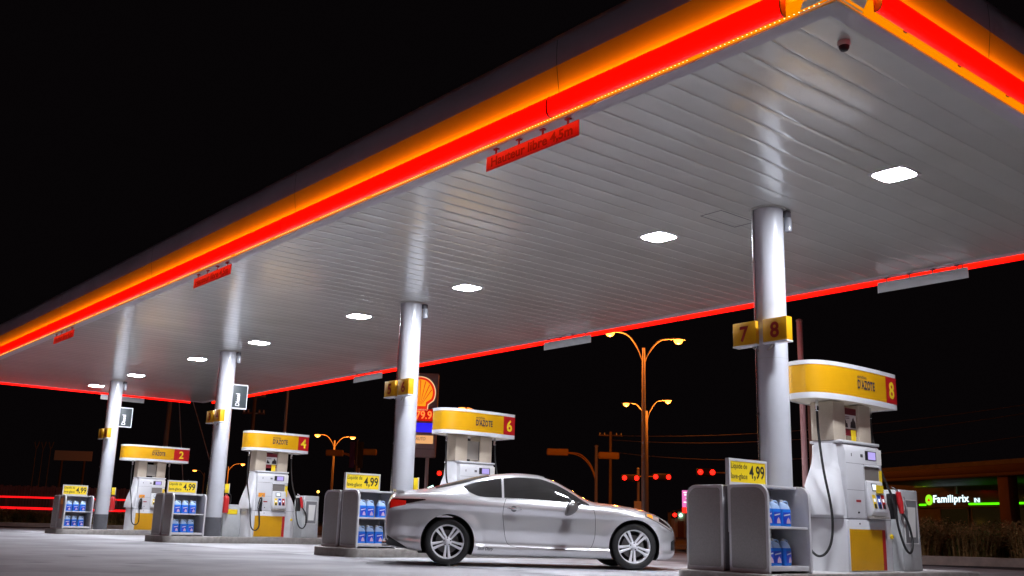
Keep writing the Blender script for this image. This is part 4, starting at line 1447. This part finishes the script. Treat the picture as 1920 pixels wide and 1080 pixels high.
def traffic_signal(x, y, h, heads, label, arm_z, group='traffic signals at the junction', redlens=False, r=0.10, sign=False):
    t = thing('traffic_signal', label, 'traffic signal', (x, y, -0.01), group=group)
    pole(MB(), 0, 0, 0, h, r, r * 0.85).build('pole', POLE, t)
    MB().lathe([(r * 1.1, h), (r * 1.1, h + 0.05), (0.02, h + 0.1)], 14).build('cap', POLE, t)
    for off, z, curved, ln in heads:
        c = (off * UX, off * UY, z)
        hd_ = signal_head(t, c, ln, 0.20 if not redlens else 0.24, mat('signal_dark', (0.05, 0.03, 0.02), rough=0.6) if redlens else None)
        e0 = off - math.copysign(ln / 2 - 0.05, off)
        if curved:
            for dz in (0.0, -0.16):
                MB().tube(smooth_pts([(0, 0, arm_z + dz), (e0 * 0.2 * UX, e0 * 0.2 * UY, arm_z + (z - arm_z) * 0.55 + dz * 0.8), (e0 * 0.55 * UX, e0 * 0.55 * UY, z - 0.10 + dz * 0.7), (e0 * UX, e0 * UY, z + dz * 0.2)], 6), 0.035, 8).build('arm', SIGNALY, t)
            for q in (0.25, 0.45, 0.7):
                pass
        else:
            MB().tube([(0, 0, z), (e0 * UX, e0 * UY, z)], 0.035, 8).build('arm', SIGNALY, t)
        if redlens:
            nx_, ny_ = UY, -UX          # towards the petrol station
            for u in (-ln / 2 + 0.2, ln / 2 - 0.2):
                p0 = Vector((c[0] + u * UX, c[1] + u * UY, c[2]))
                n_ = Vector((nx_, ny_, 0))
                MB().tube([p0 + n_ * 0.182, p0 + n_ * 0.23, p0 + n_ * 0.26], [0.165, 0.155, 0.06], 20).build('red_light', REDLENS, hd_)
                vis = []
                MB().tube([p0 + n_ * 0.16, p0 + n_ * 0.18], [0.18, 0.18], 20, cap=True).build('bezel', BLACK, hd_)
        else:
            # back plate seam
            pass
    if sign:
        for z0, z1, w_ in ((1.9, 2.55, 0.30), (1.35, 1.75, 0.32)):
            b = MB()
            nx_, ny_ = UY * 0.12, -UX * 0.12
            b.add([(-w_ * UX + nx_, -w_ * UY + ny_, z0), (w_ * UX + nx_, w_ * UY + ny_, z0), (w_ * UX + nx_, w_ * UY + ny_, z1), (-w_ * UX + nx_, -w_ * UY + ny_, z1),
                   (-w_ * UX + nx_ * 1.2, -w_ * UY + ny_ * 1.2, z0), (w_ * UX + nx_ * 1.2, w_ * UY + ny_ * 1.2, z0), (w_ * UX + nx_ * 1.2, w_ * UY + ny_ * 1.2, z1), (-w_ * UX + nx_ * 1.2, -w_ * UY + ny_ * 1.2, z1)],
                  [(0, 1, 2, 3), (4, 5, 6, 7), (0, 1, 5, 4), (1, 2, 6, 5), (2, 3, 7, 6), (3, 0, 4, 7)])
            b.build('sign_plate', PALE, t)
    return t


traffic_signal(41.3, 41.95, 5.25, [(-2.25, 4.87, True, 1.25), (0.72, 4.75, False, 1.2)], 'orange lit traffic signal with curved arm, seen from behind over the car', 3.4)
traffic_signal(35.0, 57.75, 4.6, [(-1.65, 5.0, True, 1.15), (0.62, 5.12, False, 1.0)], 'orange lit traffic signal with curved arm beside the price board', 3.6)
traffic_signal(52.3, 48.95, 4.75, [(-0.55, 4.12, False, 1.25), (1.65, 4.25, False, 1.3)], 'signal pole with two pairs of red lights over the car bonnet', 3.6, redlens=True, sign=True)
traffic_signal(51.1, 39.4, 4.8, [(-2.0, 4.2, False, 1.15)], 'red signal pair on an arm above the nearest rack', 4.2, redlens=True)
traffic_signal(45.9, 60.9, 4.6, [(-1.4, 4.32, False, 1.0)], 'red signal beside pump 6 with one arm', 4.3, redlens=True)
ps = thing('pedestrian_signal', 'small bright red signal above the car headlight', 'traffic signal', (44.9, 39.2, -0.01))
pole(MB(), 0, 0, 0, 1.75, 0.05, 0.05).build('pole', POLE, ps)
bx = MB().box(-0.16, 0.16, -0.12, 0.12, 1.3, 1.72)
bx.build('housing', BLACK, ps, 0.02)
MB().tube([(-0.09, -0.10, 1.5), (-0.15, -0.17, 1.5), (-0.17, -0.19, 1.5)], [0.12, 0.11, 0.04], 16).build('red_light', REDLENS, ps)

# price totem
TX, TY = 24.02, 35.02
tt = thing('price_totem', 'tall lit price totem with red and yellow shell emblem behind the column', 'sign', (TX, TY, -0.01), math.atan2(-0.605, 0.796))
for q in (-0.42, 0.42):
    MB().box(q - 0.07, q + 0.07, -0.07, 0.07, 0.0, 3.32).build('leg', mat('totem_leg', (0.42, 0.36, 0.36), rough=0.5), tt, 0.01)
box('cabinet', mat('totem_grey', (0.42, 0.33, 0.32), rough=0.5, nscale=3, namt=0.05), tt, -0.76, 0.76, -0.2, 0.2, 3.3, 6.82, 0.05)
# scallop emblem


def scallop(rx, rz, base_w, base_h, cz):
    pts = []
    n = 36
    for k in range(n + 1):
        a = R(-28 + (236) * k / n)
        pts.append((rx * math.cos(a), cz + rz * math.sin(a)))
    pts += [(-base_w, cz - rz * 0.72), (-base_w * 0.95, cz - rz * 0.72 - base_h), (base_w * 0.95, cz - rz * 0.72 - base_h), (base_w, cz - rz * 0.72)]
    return pts


em = MB().prism(scallop(0.665, 0.70, 0.37, 0.24, 5.98), -0.212, -0.2005, 'y').build('emblem_rim', glow('emblem_cream', (1.0, 0.62, 0.32), 1.0), tt)
MB().prism(scallop(0.625, 0.66, 0.335, 0.21, 5.98), -0.216, -0.2125, 'y').build('emblem_red', glow('emblem_red', (1.0, 0.03, 0.008), 0.8), em)
MB().prism(scallop(0.53, 0.555, 0.265, 0.17, 5.99), -0.220, -0.2165, 'y').build('emblem_yellow', glow('emblem_yellow', (1.0, 0.36, 0.012), 1.0), em)
rb = MB()
for k in range(7):
    a = R(90 + (k - 3) * 25)
    c_, s_ = math.cos(a), math.sin(a)
    p0 = (0.05 * (k - 3) * -0.6 * 1.0, 5.50)
    p1 = (0.50 * c_, 5.99 + 0.525 * s_)
    dx, dz = p1[0] - p0[0], p1[1] - p0[1]
    L_ = math.hypot(dx, dz)
    nx_, nz_ = -dz / L_, dx / L_
    rb.prism([(p0[0] - nx_ * 0.006, p0[1] - nz_ * 0.006), (p1[0] - nx_ * 0.02, p1[1] - nz_ * 0.02), (p1[0] + nx_ * 0.02, p1[1] + nz_ * 0.02), (p0[0] + nx_ * 0.006, p0[1] + nz_ * 0.006)], -0.224, -0.2205, 'y')
rb.build('emblem_ribs', glow('emblem_red', (1.0, 0.03, 0.008), 0.8), em)
pn = box('price_panel', mat('price_back', (0.05, 0.004, 0.004), rough=0.4, emit=(1.0, 0.01, 0.0), estr=0.55), tt, -0.62, 0.63, -0.212, -0.2005, 4.80, 5.30, 0.02)
link('price_digits', upright(fit(text_mesh('79.9', 0.4, bold=0.004), 0.66, 0.34), (0.20, -0.214, 5.05), '-y'), glow('digit_orange', (1.0, 0.16, 0.03), 2.2), pn)
box('blue_panel', glow('blue_panel', (0.03, 0.02, 1.0), 0.9), tt, -0.62, 0.63, -0.212, -0.2005, 4.33, 4.72, 0.01)
ap = box('wash_panel', glow('peach_panel', (1.0, 0.50, 0.20), 0.85), tt, -0.62, 0.63, -0.212, -0.2005, 3.86, 4.20, 0.01)
link('lettering', upright(fit(text_mesh('AUTO', 0.25, bold=0.002, shear=0.2), 0.42, 0.13), (0.10, -0.2135, 4.06), '-y'), mat('wash_ink', (0.25, 0.18, 0.12), rough=0.5), ap)
box('panel_frame', mat('totem_line', (0.28, 0.22, 0.22), rough=0.5), tt, -0.70, 0.70, -0.206, -0.2002, 3.62, 3.66, 0)

# utility poles
def utility_pole(x, y, h, arms, label, r=0.14, m_=WOOD, guys=()):
    t = thing('utility_pole', label, 'pole', (x, y, -0.01), group='dim utility poles behind the station')
    pole(MB(), 0, 0, 0, h, r, r * 0.7).build('pole', m_, t)
    for z, w_ in arms:
        ab = MB().tube([(-w_ * UX, -w_ * UY, z), (w_ * UX, w_ * UY, z)], 0.055, 8).build('crossarm', m_, t)
        for q in (-0.9, -0.5, 0.5, 0.9):
            MB().lathe([(0.035, z + 0.05), (0.05, z + 0.09), (0.03, z + 0.16), (0.045, z + 0.19), (0.02, z + 0.22)], 10, c=(q * w_ * UX, q * w_ * UY, 0)).build('insulator', PALE, ab)
    for gx, gy, gz in guys:
        MB().tube([(0, 0, h - 0.3), (gx, gy, gz)], 0.02, 6).build('guy_wire', POLE, t)
    return t


utility_pole(57.6, 56.9, 8.2, [(7.9, 0.95)], 'dim wooden pole with one crossarm behind the traffic signal')
utility_pole(26.4, 55.9, 9.0, [(7.75, 0.62), (6.75, 0.65)], 'wooden pole with two crossarms right of the dark diesel sign', 0.13)
utility_pole(18.8, 49.4, 9.5, [], 'guyed wooden pole rising between the two left columns', 0.13, guys=((2.6, -0.6, 2.2), (1.7, 1.0, 1.0)))
utility_pole(25.5, 50.0, 9.5, [], 'slender orange lit pole above the header of pump 4', 0.09, POLE)
utility_pole(62.2, 84.5, 7.5, [(7.1, 0.6)], 'faint thin pole left of the traffic signal', 0.12)
vp = thing('vent_pipe', 'pinkish steel vent pipe rising beside the nearest column', 'pipe', (18.55, 12.55, -0.01))
MB().cyl((0, 0, 0), (0, 0, 5.15), 0.062, n=16).build('pipe', mat('vent_pink', (0.55, 0.34, 0.34), rough=0.5, nscale=4, namt=0.08), vp)
MB().lathe([(0.1, 0.0), (0.1, 0.02), (0.066, 0.03), (0.066, 0.10)], 16).build('foot', POLE, vp)
MB().lathe([(0.064, 5.151), (0.075, 5.155), (0.07, 5.19), (0.02, 5.21)], 16).build('cap', POLE, vp)
vp = thing('vent_pipe', 'brown steel vent pipe behind the header of pump 8', 'pipe', (21.9, 14.6, -0.01))
MB().cyl((0, 0, 0), (0, 0, 4.1), 0.065, n=16).build('pipe', mat('vent_brown', (0.22, 0.10, 0.07), rough=0.6, nscale=4, namt=0.1), vp)
MB().lathe([(0.1, 0.0), (0.1, 0.02), (0.069, 0.03), (0.069, 0.10)], 16).build('foot', POLE, vp)
MB().lathe([(0.068, 4.101), (0.08, 4.105), (0.07, 4.14), (0.02, 4.16)], 16).build('cap', POLE, vp)

# overhead wires strung from the wooden pole past the lamps
WIREM = mat('wire', (0.07, 0.06, 0.055), rough=0.6)
for k, (dz, lab) in enumerate(((0.0, 'upper overhead wire running right from the crossarm pole'), (-0.35, 'middle overhead wire running right from the crossarm pole'), (-1.3, 'lower overhead wire sagging above the red signals'))):
    a = Vector((57.6, 56.9, 7.9 + dz))
    b_ = Vector((54.0, 22.0, 7.6 + dz * 1.2))
    pts = []
    for i_ in range(25):
        u = i_ / 24
        q = a.lerp(b_, u)
        q.z -= 0.9 * 4 * u * (1 - u) * (0.7 + 0.2 * k)
        pts.append(q)
    o = MB().tube(pts, 0.022, 6).build('overhead_wire', WIREM)
    tag(o, lab, 'wire', 'overhead wires')

# the shop across the road
DX, DY = 0.51, 0.86
NX, NY = 0.86, -0.51            # away from the camera
BROWN = mat('porch_brown', (0.075, 0.028, 0.010), rough=0.6, nscale=2, namt=0.1)
DRED = mat('porch_red', (0.06, 0.009, 0.006), rough=0.6, nscale=2, namt=0.1)
shop = thing('shop_building', 'low shop with brown and red porch roof and lit green sign', 'building', (55.0, 31.55, -0.01), math.atan2(-0.921, -0.389))
# local: x runs to the right as seen from the station, y away from it
SHW = mat('shop_wall', (0.16, 0.15, 0.11), rough=0.7, nscale=2, namt=0.2)
MB().box(-9, 26, 6.2, 20, 0, 5.2).build('wall', SHW, shop)
rf = box('porch_roof', DRED, shop, -3.0, 24, 0.0, 6.19, 3.935, 4.34, 0.02)
box('eave_band', BROWN, rf, -3.05, 24.05, -0.05, 6.0, 3.76, 3.93, 0.01)
for q in (-1.6, 8.65, 18.5):
    cl = box('porch_column', mat('porch_column', (0.16, 0.08, 0.045), rough=0.7), shop, q - 0.36, q + 0.36, 0.15, 0.75, 0, 3.755, 0.03)
for k in range(8):
    wx0 = -3.2 + 2.75 * k
    wf = MB()
    wf.box(wx0 - 0.06, wx0 + 2.46, 6.10, 6.195, 0.5, 0.58)
    wf.box(wx0 - 0.06, wx0 + 2.46, 6.10, 6.195, 2.42, 2.5)
    wf.box(wx0 - 0.06, wx0, 6.10, 6.195, 0.58, 2.42)
    wf.box(wx0 + 2.4, wx0 + 2.46, 6.10, 6.195, 0.58, 2.42)
    w_ = wf.build('window', DKGREY, shop)
    box('pane', mat('shop_pane', (0.01, 0.01, 0.008), rough=0.1, emit=(0.10, 0.07, 0.02), estr=0.06), w_, wx0 + 0.001, wx0 + 2.399, 6.15, 6.18, 0.581, 2.419, 0)
GREENN = glow('neon_green', (0.10, 1.0, 0.002), 1.6)
SIGNW = glow('sign_white', (0.72, 0.95, 1.0), 1.7)
sb = box('sign_board', mat('board_dark', (0.05, 0.055, 0.05), rough=0.4, coat=0.5), shop, -5.4, 14, 6.02, 6.098, 2.5, 3.46, 0)
link('lettering', upright(fit(text_mesh('Familiprix', 0.5, bold=0.013, spacing=1.04), 3.15, 0.60), (-2.08, 6.0, 2.96), '-y'), SIGNW, sb)
link('lettering', upright(fit(text_mesh('INI', 0.3, bold=0.006), 0.46, 0.26), (0.15, 6.0, 2.90), '-y'), SIGNW, sb)
ds_ = MB().lathe([(0.33, 5.985), (0.33, 6.015)], 28, 'y', c=(-4.05, 0, 2.98)).build('disc', glow('disc_green', (0.35, 0.95, 0.02), 1.0), sb)
MB().prism([(-4.16, 2.90), (-3.94, 2.90), (-3.98, 3.0), (-4.05, 3.07), (-4.12, 3.0)], 5.97, 5.984, 'y').build('heart', glow('disc_red', (0.9, 0.02, 0.01), 0.8), ds_)
for x0, x1 in ((-4.95, -4.36), (-0.5, 1.95), (2.55, 9.0)):
    MB().tube([(x0, 5.98, 2.68), (x1, 5.98, 2.68)], 0.06, 10).build('neon_tube', GREENN, sb)
# upper glazing under the eave; glowing blocks paint the sign's reflection in it
ub = box('upper_glazing', mat('upper_pane', (0.02, 0.03, 0.02), rough=0.15, emit=(0.10, 0.22, 0.01), estr=0.16), shop, -5.4, 14, 6.03, 6.098, 3.78, 4.40, 0)
for x0, x1, mm in ((-4.55, -3.95, glow('dim_green', (0.30, 0.60, 0.01), 1.0)), (-3.85, -0.75, glow('dim_white', (0.55, 0.72, 0.68), 0.9)), (-0.2, 0.35, glow('dim_teal', (0.25, 0.42, 0.30), 0.6))):
    n_ = max(1, int((x1 - x0) / 0.24))
    b = MB()
    for i_ in range(n_):
        a0 = x0 + (x1 - x0) * i_ / n_
        b.box(a0, a0 + (x1 - x0) / n_ * (0.96 if n_ < 4 else 0.74), 6.005, 6.025, 3.83, 4.28 - 0.05 * (i_ % 2))
    b.build('sign_reflection', mm, ub)
MB().box(-1.55, -1.45, 5.9, 6.0, 3.3, 3.77).build('sign_bracket', PALE, sb)

# far odds and ends: shed, tall lit sign, bollard lamps, hoarding, wind vanes, fence and red tubes in place of light trails
sh = thing('small_shed', 'small pale shed lit by a greenish lamp beyond the junction', 'building', (78.7, 67.9, -0.01), math.atan2(UY, UX))
box('wall', mat('shed_wall', (0.55, 0.50, 0.40), rough=0.8), sh, -0.95, 0.95, 0, 2.0, 0, 2.45, 0)
MB().prism([(-1.1, 2.452), (1.1, 2.452), (0.0, 2.75)], -0.15, 2.1, 'y').build('roof', DKGREY, sh)
box('door', mat('shed_door', (0.22, 0.10, 0.06), rough=0.6), sh, -0.3, 0.3, -0.03, -0.002, 0, 1.6, 0)
lw = MB().lathe([(0.12, -0.14), (0.12, -0.02)], 14, 'y', c=(0, 0, 2.15)).build('wall_lamp', glow('shed_lamp', (0.45, 1.0, 0.75), 9.0), sh)
ns = thing('pylon_sign', 'narrow pink lit sign with a red foot at the rack edge', 'sign', (71.0, 60.5, -0.01), math.atan2(UY, UX))
MB().box(-0.1, 0.1, 0, 0.2, 0, 2.2).build('post', DKGREY, ns)
q = box('panel', glow('pink_panel', (1.0, 0.22, 0.62), 0.9), ns, -0.40, 0.75, -0.05, 0.2, 2.72, 4.2, 0.02)
sc_ = MB()
for zz_, x0, x1 in ((4.05, -0.3, -0.05), (3.85, -0.25, 0.1), (3.55, -0.1, 0.45), (3.2, -0.3, 0.2), (2.95, -0.05, 0.5)):
    sc_.box(x0, x1, -0.06, -0.0505, zz_ - 0.1, zz_)
sc_.build('panel_marks', glow('pale_marks', (0.85, 0.9, 1.0), 1.6), q)
box('red_foot', REDLENS, ns, -0.40, 0.75, -0.05, 0.2, 2.22, 2.70, 0.02)
AMBPT = glow('small_amber', (1.0, 0.55, 0.08), 5.0)
k = 0
for px_, d_, z in ((0, 0, 2.75), (1.55, -1.3, 2.8), (2.3, -1.95, 2.8), (1.9, -1.0, 1.6), (2.8, -1.8, 1.6), (9.9, -8.5, 2.6)):
    lab = ['leftmost dot of amber light over the service unit', 'middle amber light over the service unit of pump 4', 'right amber light beside the rack behind the car',
           'low orange light left of the rack behind the car', 'low orange light at the edge of the rack behind the car', 'small cream light left of the nearest signal pole foot'][k]
    bl = thing('path_lamp', lab, 'lamp', (38.0 + px_, 68.3 + d_, -0.01) if k < 5 else (53.5, 50.4, -0.01), group='small far path lamps')
    zz_ = z if k < 5 else 1.95
    pole(MB(), 0, 0, 0, zz_ - 0.1, 0.04, 0.03, 8).build('pole', DKGREY, bl)
    MB().lathe([(0.03, zz_ - 0.1), (0.09, zz_ - 0.06), (0.10, zz_), (0.06, zz_ + 0.07), (0.01, zz_ + 0.09)], 12).build('globe', AMBPT, bl)
    k += 1
hb = thing('billboard', 'dim brown billboard beyond the lot, left of the far column', 'billboard', (34.2, 116.4, -0.01), math.atan2(-0.58, 0.81))
box('board', mat('hoarding', (0.30, 0.17, 0.13), rough=0.7, emit=(0.20, 0.07, 0.035), estr=0.10), hb, -2.0, 2.0, -0.1, 0.1, 6.3, 7.35, 0.02)
for q in (-1.2, 1.2):
    MB().cyl((q, 0.15, 0), (q, 0.15, 6.9), 0.12, n=10).build('post', WOOD, hb)
FENCEM = mat('fence_dark', (0.30, 0.19, 0.18), rough=0.8, nscale=3, namt=0.2)
fx0, fy0, fx1, fy1 = 7.0, 67.0, 20.3, 56.2
fl = math.hypot(fx1 - fx0, fy1 - fy0)
fe = thing('slat_fence', 'dim dark slatted fence behind the red trail tubes', 'fence', (fx0, fy0, -0.01), math.atan2(fy1 - fy0, fx1 - fx0))
b = MB()
n_ = int(fl / 0.16)
for i_ in range(n_):
    b.box(i_ * 0.16, i_ * 0.16 + 0.13, -0.015, 0.015, 0.1, 2.0 + 0.03 * ((i_ * 7) % 3))
b.build('slats', FENCEM, fe)
for q in range(0, int(fl), 3):
    MB().box(q + 0.2, q + 0.3, 0.02, 0.12, 0, 2.1).build('post', WOOD, fe)
rx0, ry0, rx1, ry1 = 7.5, 57.2, 18.2, 48.8  # red tubes and posts made up in place of tail-light trails
rl = math.hypot(rx1 - rx0, ry1 - ry0)
rr_ = thing('trail_tubes', 'pair of glowing red tubes in place of tail-light trails along the left edge of the lot', 'light trail', (rx0, ry0, -0.01), math.atan2(ry1 - ry0, rx1 - rx0))
for z, r_ in ((1.32, 0.042), (0.81, 0.055)):
    MB().cyl((0, 0, z), (rl, 0, z), r_, n=10).build('lit_tube', glow('trail_red', (1.0, 0.006, 0.008), 1.6), rr_)
for i_ in range(7):
    q = 0.2 + i_ * rl / 6.3
    MB().box(q - 0.03, q + 0.03, 0.07, 0.12, 0, 1.42).build('post', DKGREY, rr_)

# shrubs: dry blades and twigs, each clump its own plant
DRY = [mat('dry_blade', (0.34, 0.20, 0.07), rough=0.9, nscale=2.5, namt=0.5), mat('dry_blade_pale', (0.46, 0.29, 0.11), rough=0.9, nscale=2.5, namt=0.5), mat('leaf_olive', (0.15, 0.16, 0.03), rough=0.9, nscale=3, namt=0.5)]


def shrub_mesh(h, rad, n, seed, arch=0.5):
    r_ = random.Random(seed)
    b = MB()
    for i_ in range(n):
        a = r_.uniform(0, 2 * math.pi)
        rr = rad * math.sqrt(r_.random()) * 0.75
        x, y = rr * math.cos(a), rr * math.sin(a)
        a2 = a + r_.uniform(-0.9, 0.9)
        ln = h * r_.uniform(0.45, 1.0)
        lean = arch * r_.uniform(0.1, 1.0) * ln * 0.5
        w_ = r_.uniform(0.006, 0.016)
        px_, py_ = -math.sin(a2) * w_, math.cos(a2) * w_
        b.cur = 0 if r_.random() < 0.55 else (1 if r_.random() < 0.6 else 2)
        P = []
        for t in (0, 0.35, 0.7, 1.0):
            cx_, cy_, cz_ = x + math.cos(a2) * lean * t * t, y + math.sin(a2) * lean * t * t, ln * (t - 0.18 * t * t * arch)
            k_ = 1 - 0.85 * t
            P.append([(cx_ - px_ * k_, cy_ - py_ * k_, cz_), (cx_ + px_ * k_, cy_ + py_ * k_, cz_)])
        b.grid(P)
        for q in range(6):
            t = r_.uniform(0.2, 0.98)
            cx_, cy_, cz_ = x + math.cos(a2) * lean * t * t, y + math.sin(a2) * lean * t * t, ln * (t - 0.18 * t * t * arch)
            a3 = r_.uniform(0, 6.28)
            l2 = r_.uniform(0.06, 0.18)
            ux_, uy_, uz_ = math.cos(a3) * l2, math.sin(a3) * l2, r_.uniform(-0.02, 0.10)
            b.add([(cx_, cy_, cz_), (cx_ + ux_ * 0.5 - uy_ * 0.2, cy_ + uy_ * 0.5 + ux_ * 0.2, cz_ + uz_ * 0.5), (cx_ + ux_, cy_ + uy_, cz_ + uz_), (cx_ + ux_ * 0.5 + uy_ * 0.2, cy_ + uy_ * 0.5 - ux_ * 0.2, cz_ + uz_ * 0.5)], [(0, 1, 2, 3)])
    return b.mesh('dry_shrub', fix=False)


tall = [shrub_mesh(1.25, 0.8, 620, 3, 0.8), shrub_mesh(1.15, 0.85, 620, 4, 0.9), shrub_mesh(1.35, 0.8, 620, 5, 0.7)]
for m_ in tall:
    for d_ in DRY:
        m_.materials.append(d_)
k = 0
spots = []
for i_ in range(9):
    u = i_ / 8
    spots.append((20.9 + 8.2 * u + 0.25 * math.sin(i_ * 2.1), 15.9 - 7.5 * u + 0.3 * math.cos(i_ * 1.7), 0.1))
for i_ in range(7):
    u = i_ / 6
    spots.append((23.0 + 8.0 * u + 0.3 * math.sin(i_ * 1.3), 16.4 - 7.2 * u, 0.1))
for i_, (x, y, z) in enumerate(spots):
    o = bpy.data.objects.new('dry_shrub', tall[i_ % 3])
    COL.objects.link(o)
    o.location = (x, y, z)
    sc2 = random.uniform(0.85, 1.05)
    o.scale = (sc2 * 1.15, sc2 * 1.15, sc2)
    o.rotation_euler.z = random.uniform(0, 6.28)
    tag(o, 'tall dry brown ornamental grass clump behind the kerb in front of the shop', 'shrub', 'dry grass clumps in front of the shop')
low = [shrub_mesh(0.8, 0.6, 420, 13, 0.9), shrub_mesh(0.7, 0.7, 420, 14, 0.9)]
for m_ in low:
    for d_ in DRY:
        m_.materials.append(d_)
for i_ in range(16):
    u = i_ / 15
    o = bpy.data.objects.new('dry_shrub', low[i_ % 2])
    COL.objects.link(o)
    o.location = (10.0 + 11.5 * u + random.uniform(-.15, .15), 52.6 - 9.2 * u + random.uniform(-.2, .2), 0.1)
    sc2 = random.uniform(0.85, 1.15)
    o.scale = (sc2 * 1.2, sc2 * 1.2, sc2)
    o.rotation_euler.z = random.uniform(0, 6.28)
    tag(o, 'low dry brown shrub along the back kerb below the red trail tubes', 'shrub', 'low dry shrubs along the back kerb')

tn = thing('neon_sign', 'tiny teal neon squiggle low between the totem leg and the car roof', 'sign', (35.36, 50.21, -0.01), math.atan2(UY, UX))
MB().box(-0.04, 0.04, 0.05, 0.12, 0, 2.7).build('post', DKGREY, tn)
MB().tube([(0.28, 0, 2.85), (-0.22, 0, 2.62), (0.12, 0, 2.5), (-0.05, 0, 2.38), (0.25, 0, 2.2)], 0.045, 8).build('tube', glow('teal_neon', (0.55, 1.0, 0.85), 3.0), tn)
bp_ = thing('banner_pole', 'dark pole with violet banners between the orange traffic signals', 'pole', (31.68, 52.63, -0.01), math.atan2(UY, UX))
pole(MB(), 0, 0, 0, 5.4, 0.07, 0.06).build('pole', DKGREY, bp_)
for q, nm_, cc in ((-1, 'violet_cloth', (0.10, 0.05, 0.22)), (1, 'dark_cloth', (0.05, 0.055, 0.045))):
    rows = []
    for i_ in range(11):
        z = 3.75 + 1.55 * i_ / 10
        rows.append([(q * (0.09 + 0.32 * j_ / 6), 0.02 * math.sin(i_ * 0.9 + j_), z) for j_ in range(7)])
    b = MB().grid(rows)
    b.grid([[(x, y + 0.008, z) for x, y, z in r_] for r_ in rows])
    b.build('banner', mat(nm_, cc, rough=0.8), bp_, fix=False, smooth=80)
for i_, (ax, ay) in enumerate(((33.75, 129.7), (34.39, 129.2), (35.08, 128.6))):
    an = thing('antenna_mast', ['left', 'middle', 'right'][i_] + ' one of three faint forked masts far off at the left', 'mast', (ax, ay, -0.01), group='faint far masts')
    pole(MB(), 0, 0, 0, 8.1, 0.06, 0.04, 8).build('mast', POLE, an)
    MB().tube([(-0.28 * UX, -0.28 * UY, 8.9), (-0.12 * UX, -0.12 * UY, 8.35), (0, 0, 8.05), (0.14 * UX, 0.14 * UY, 8.4), (0.26 * UX, 0.26 * UY, 8.95)], 0.05, 8).build('fork', POLE, an)
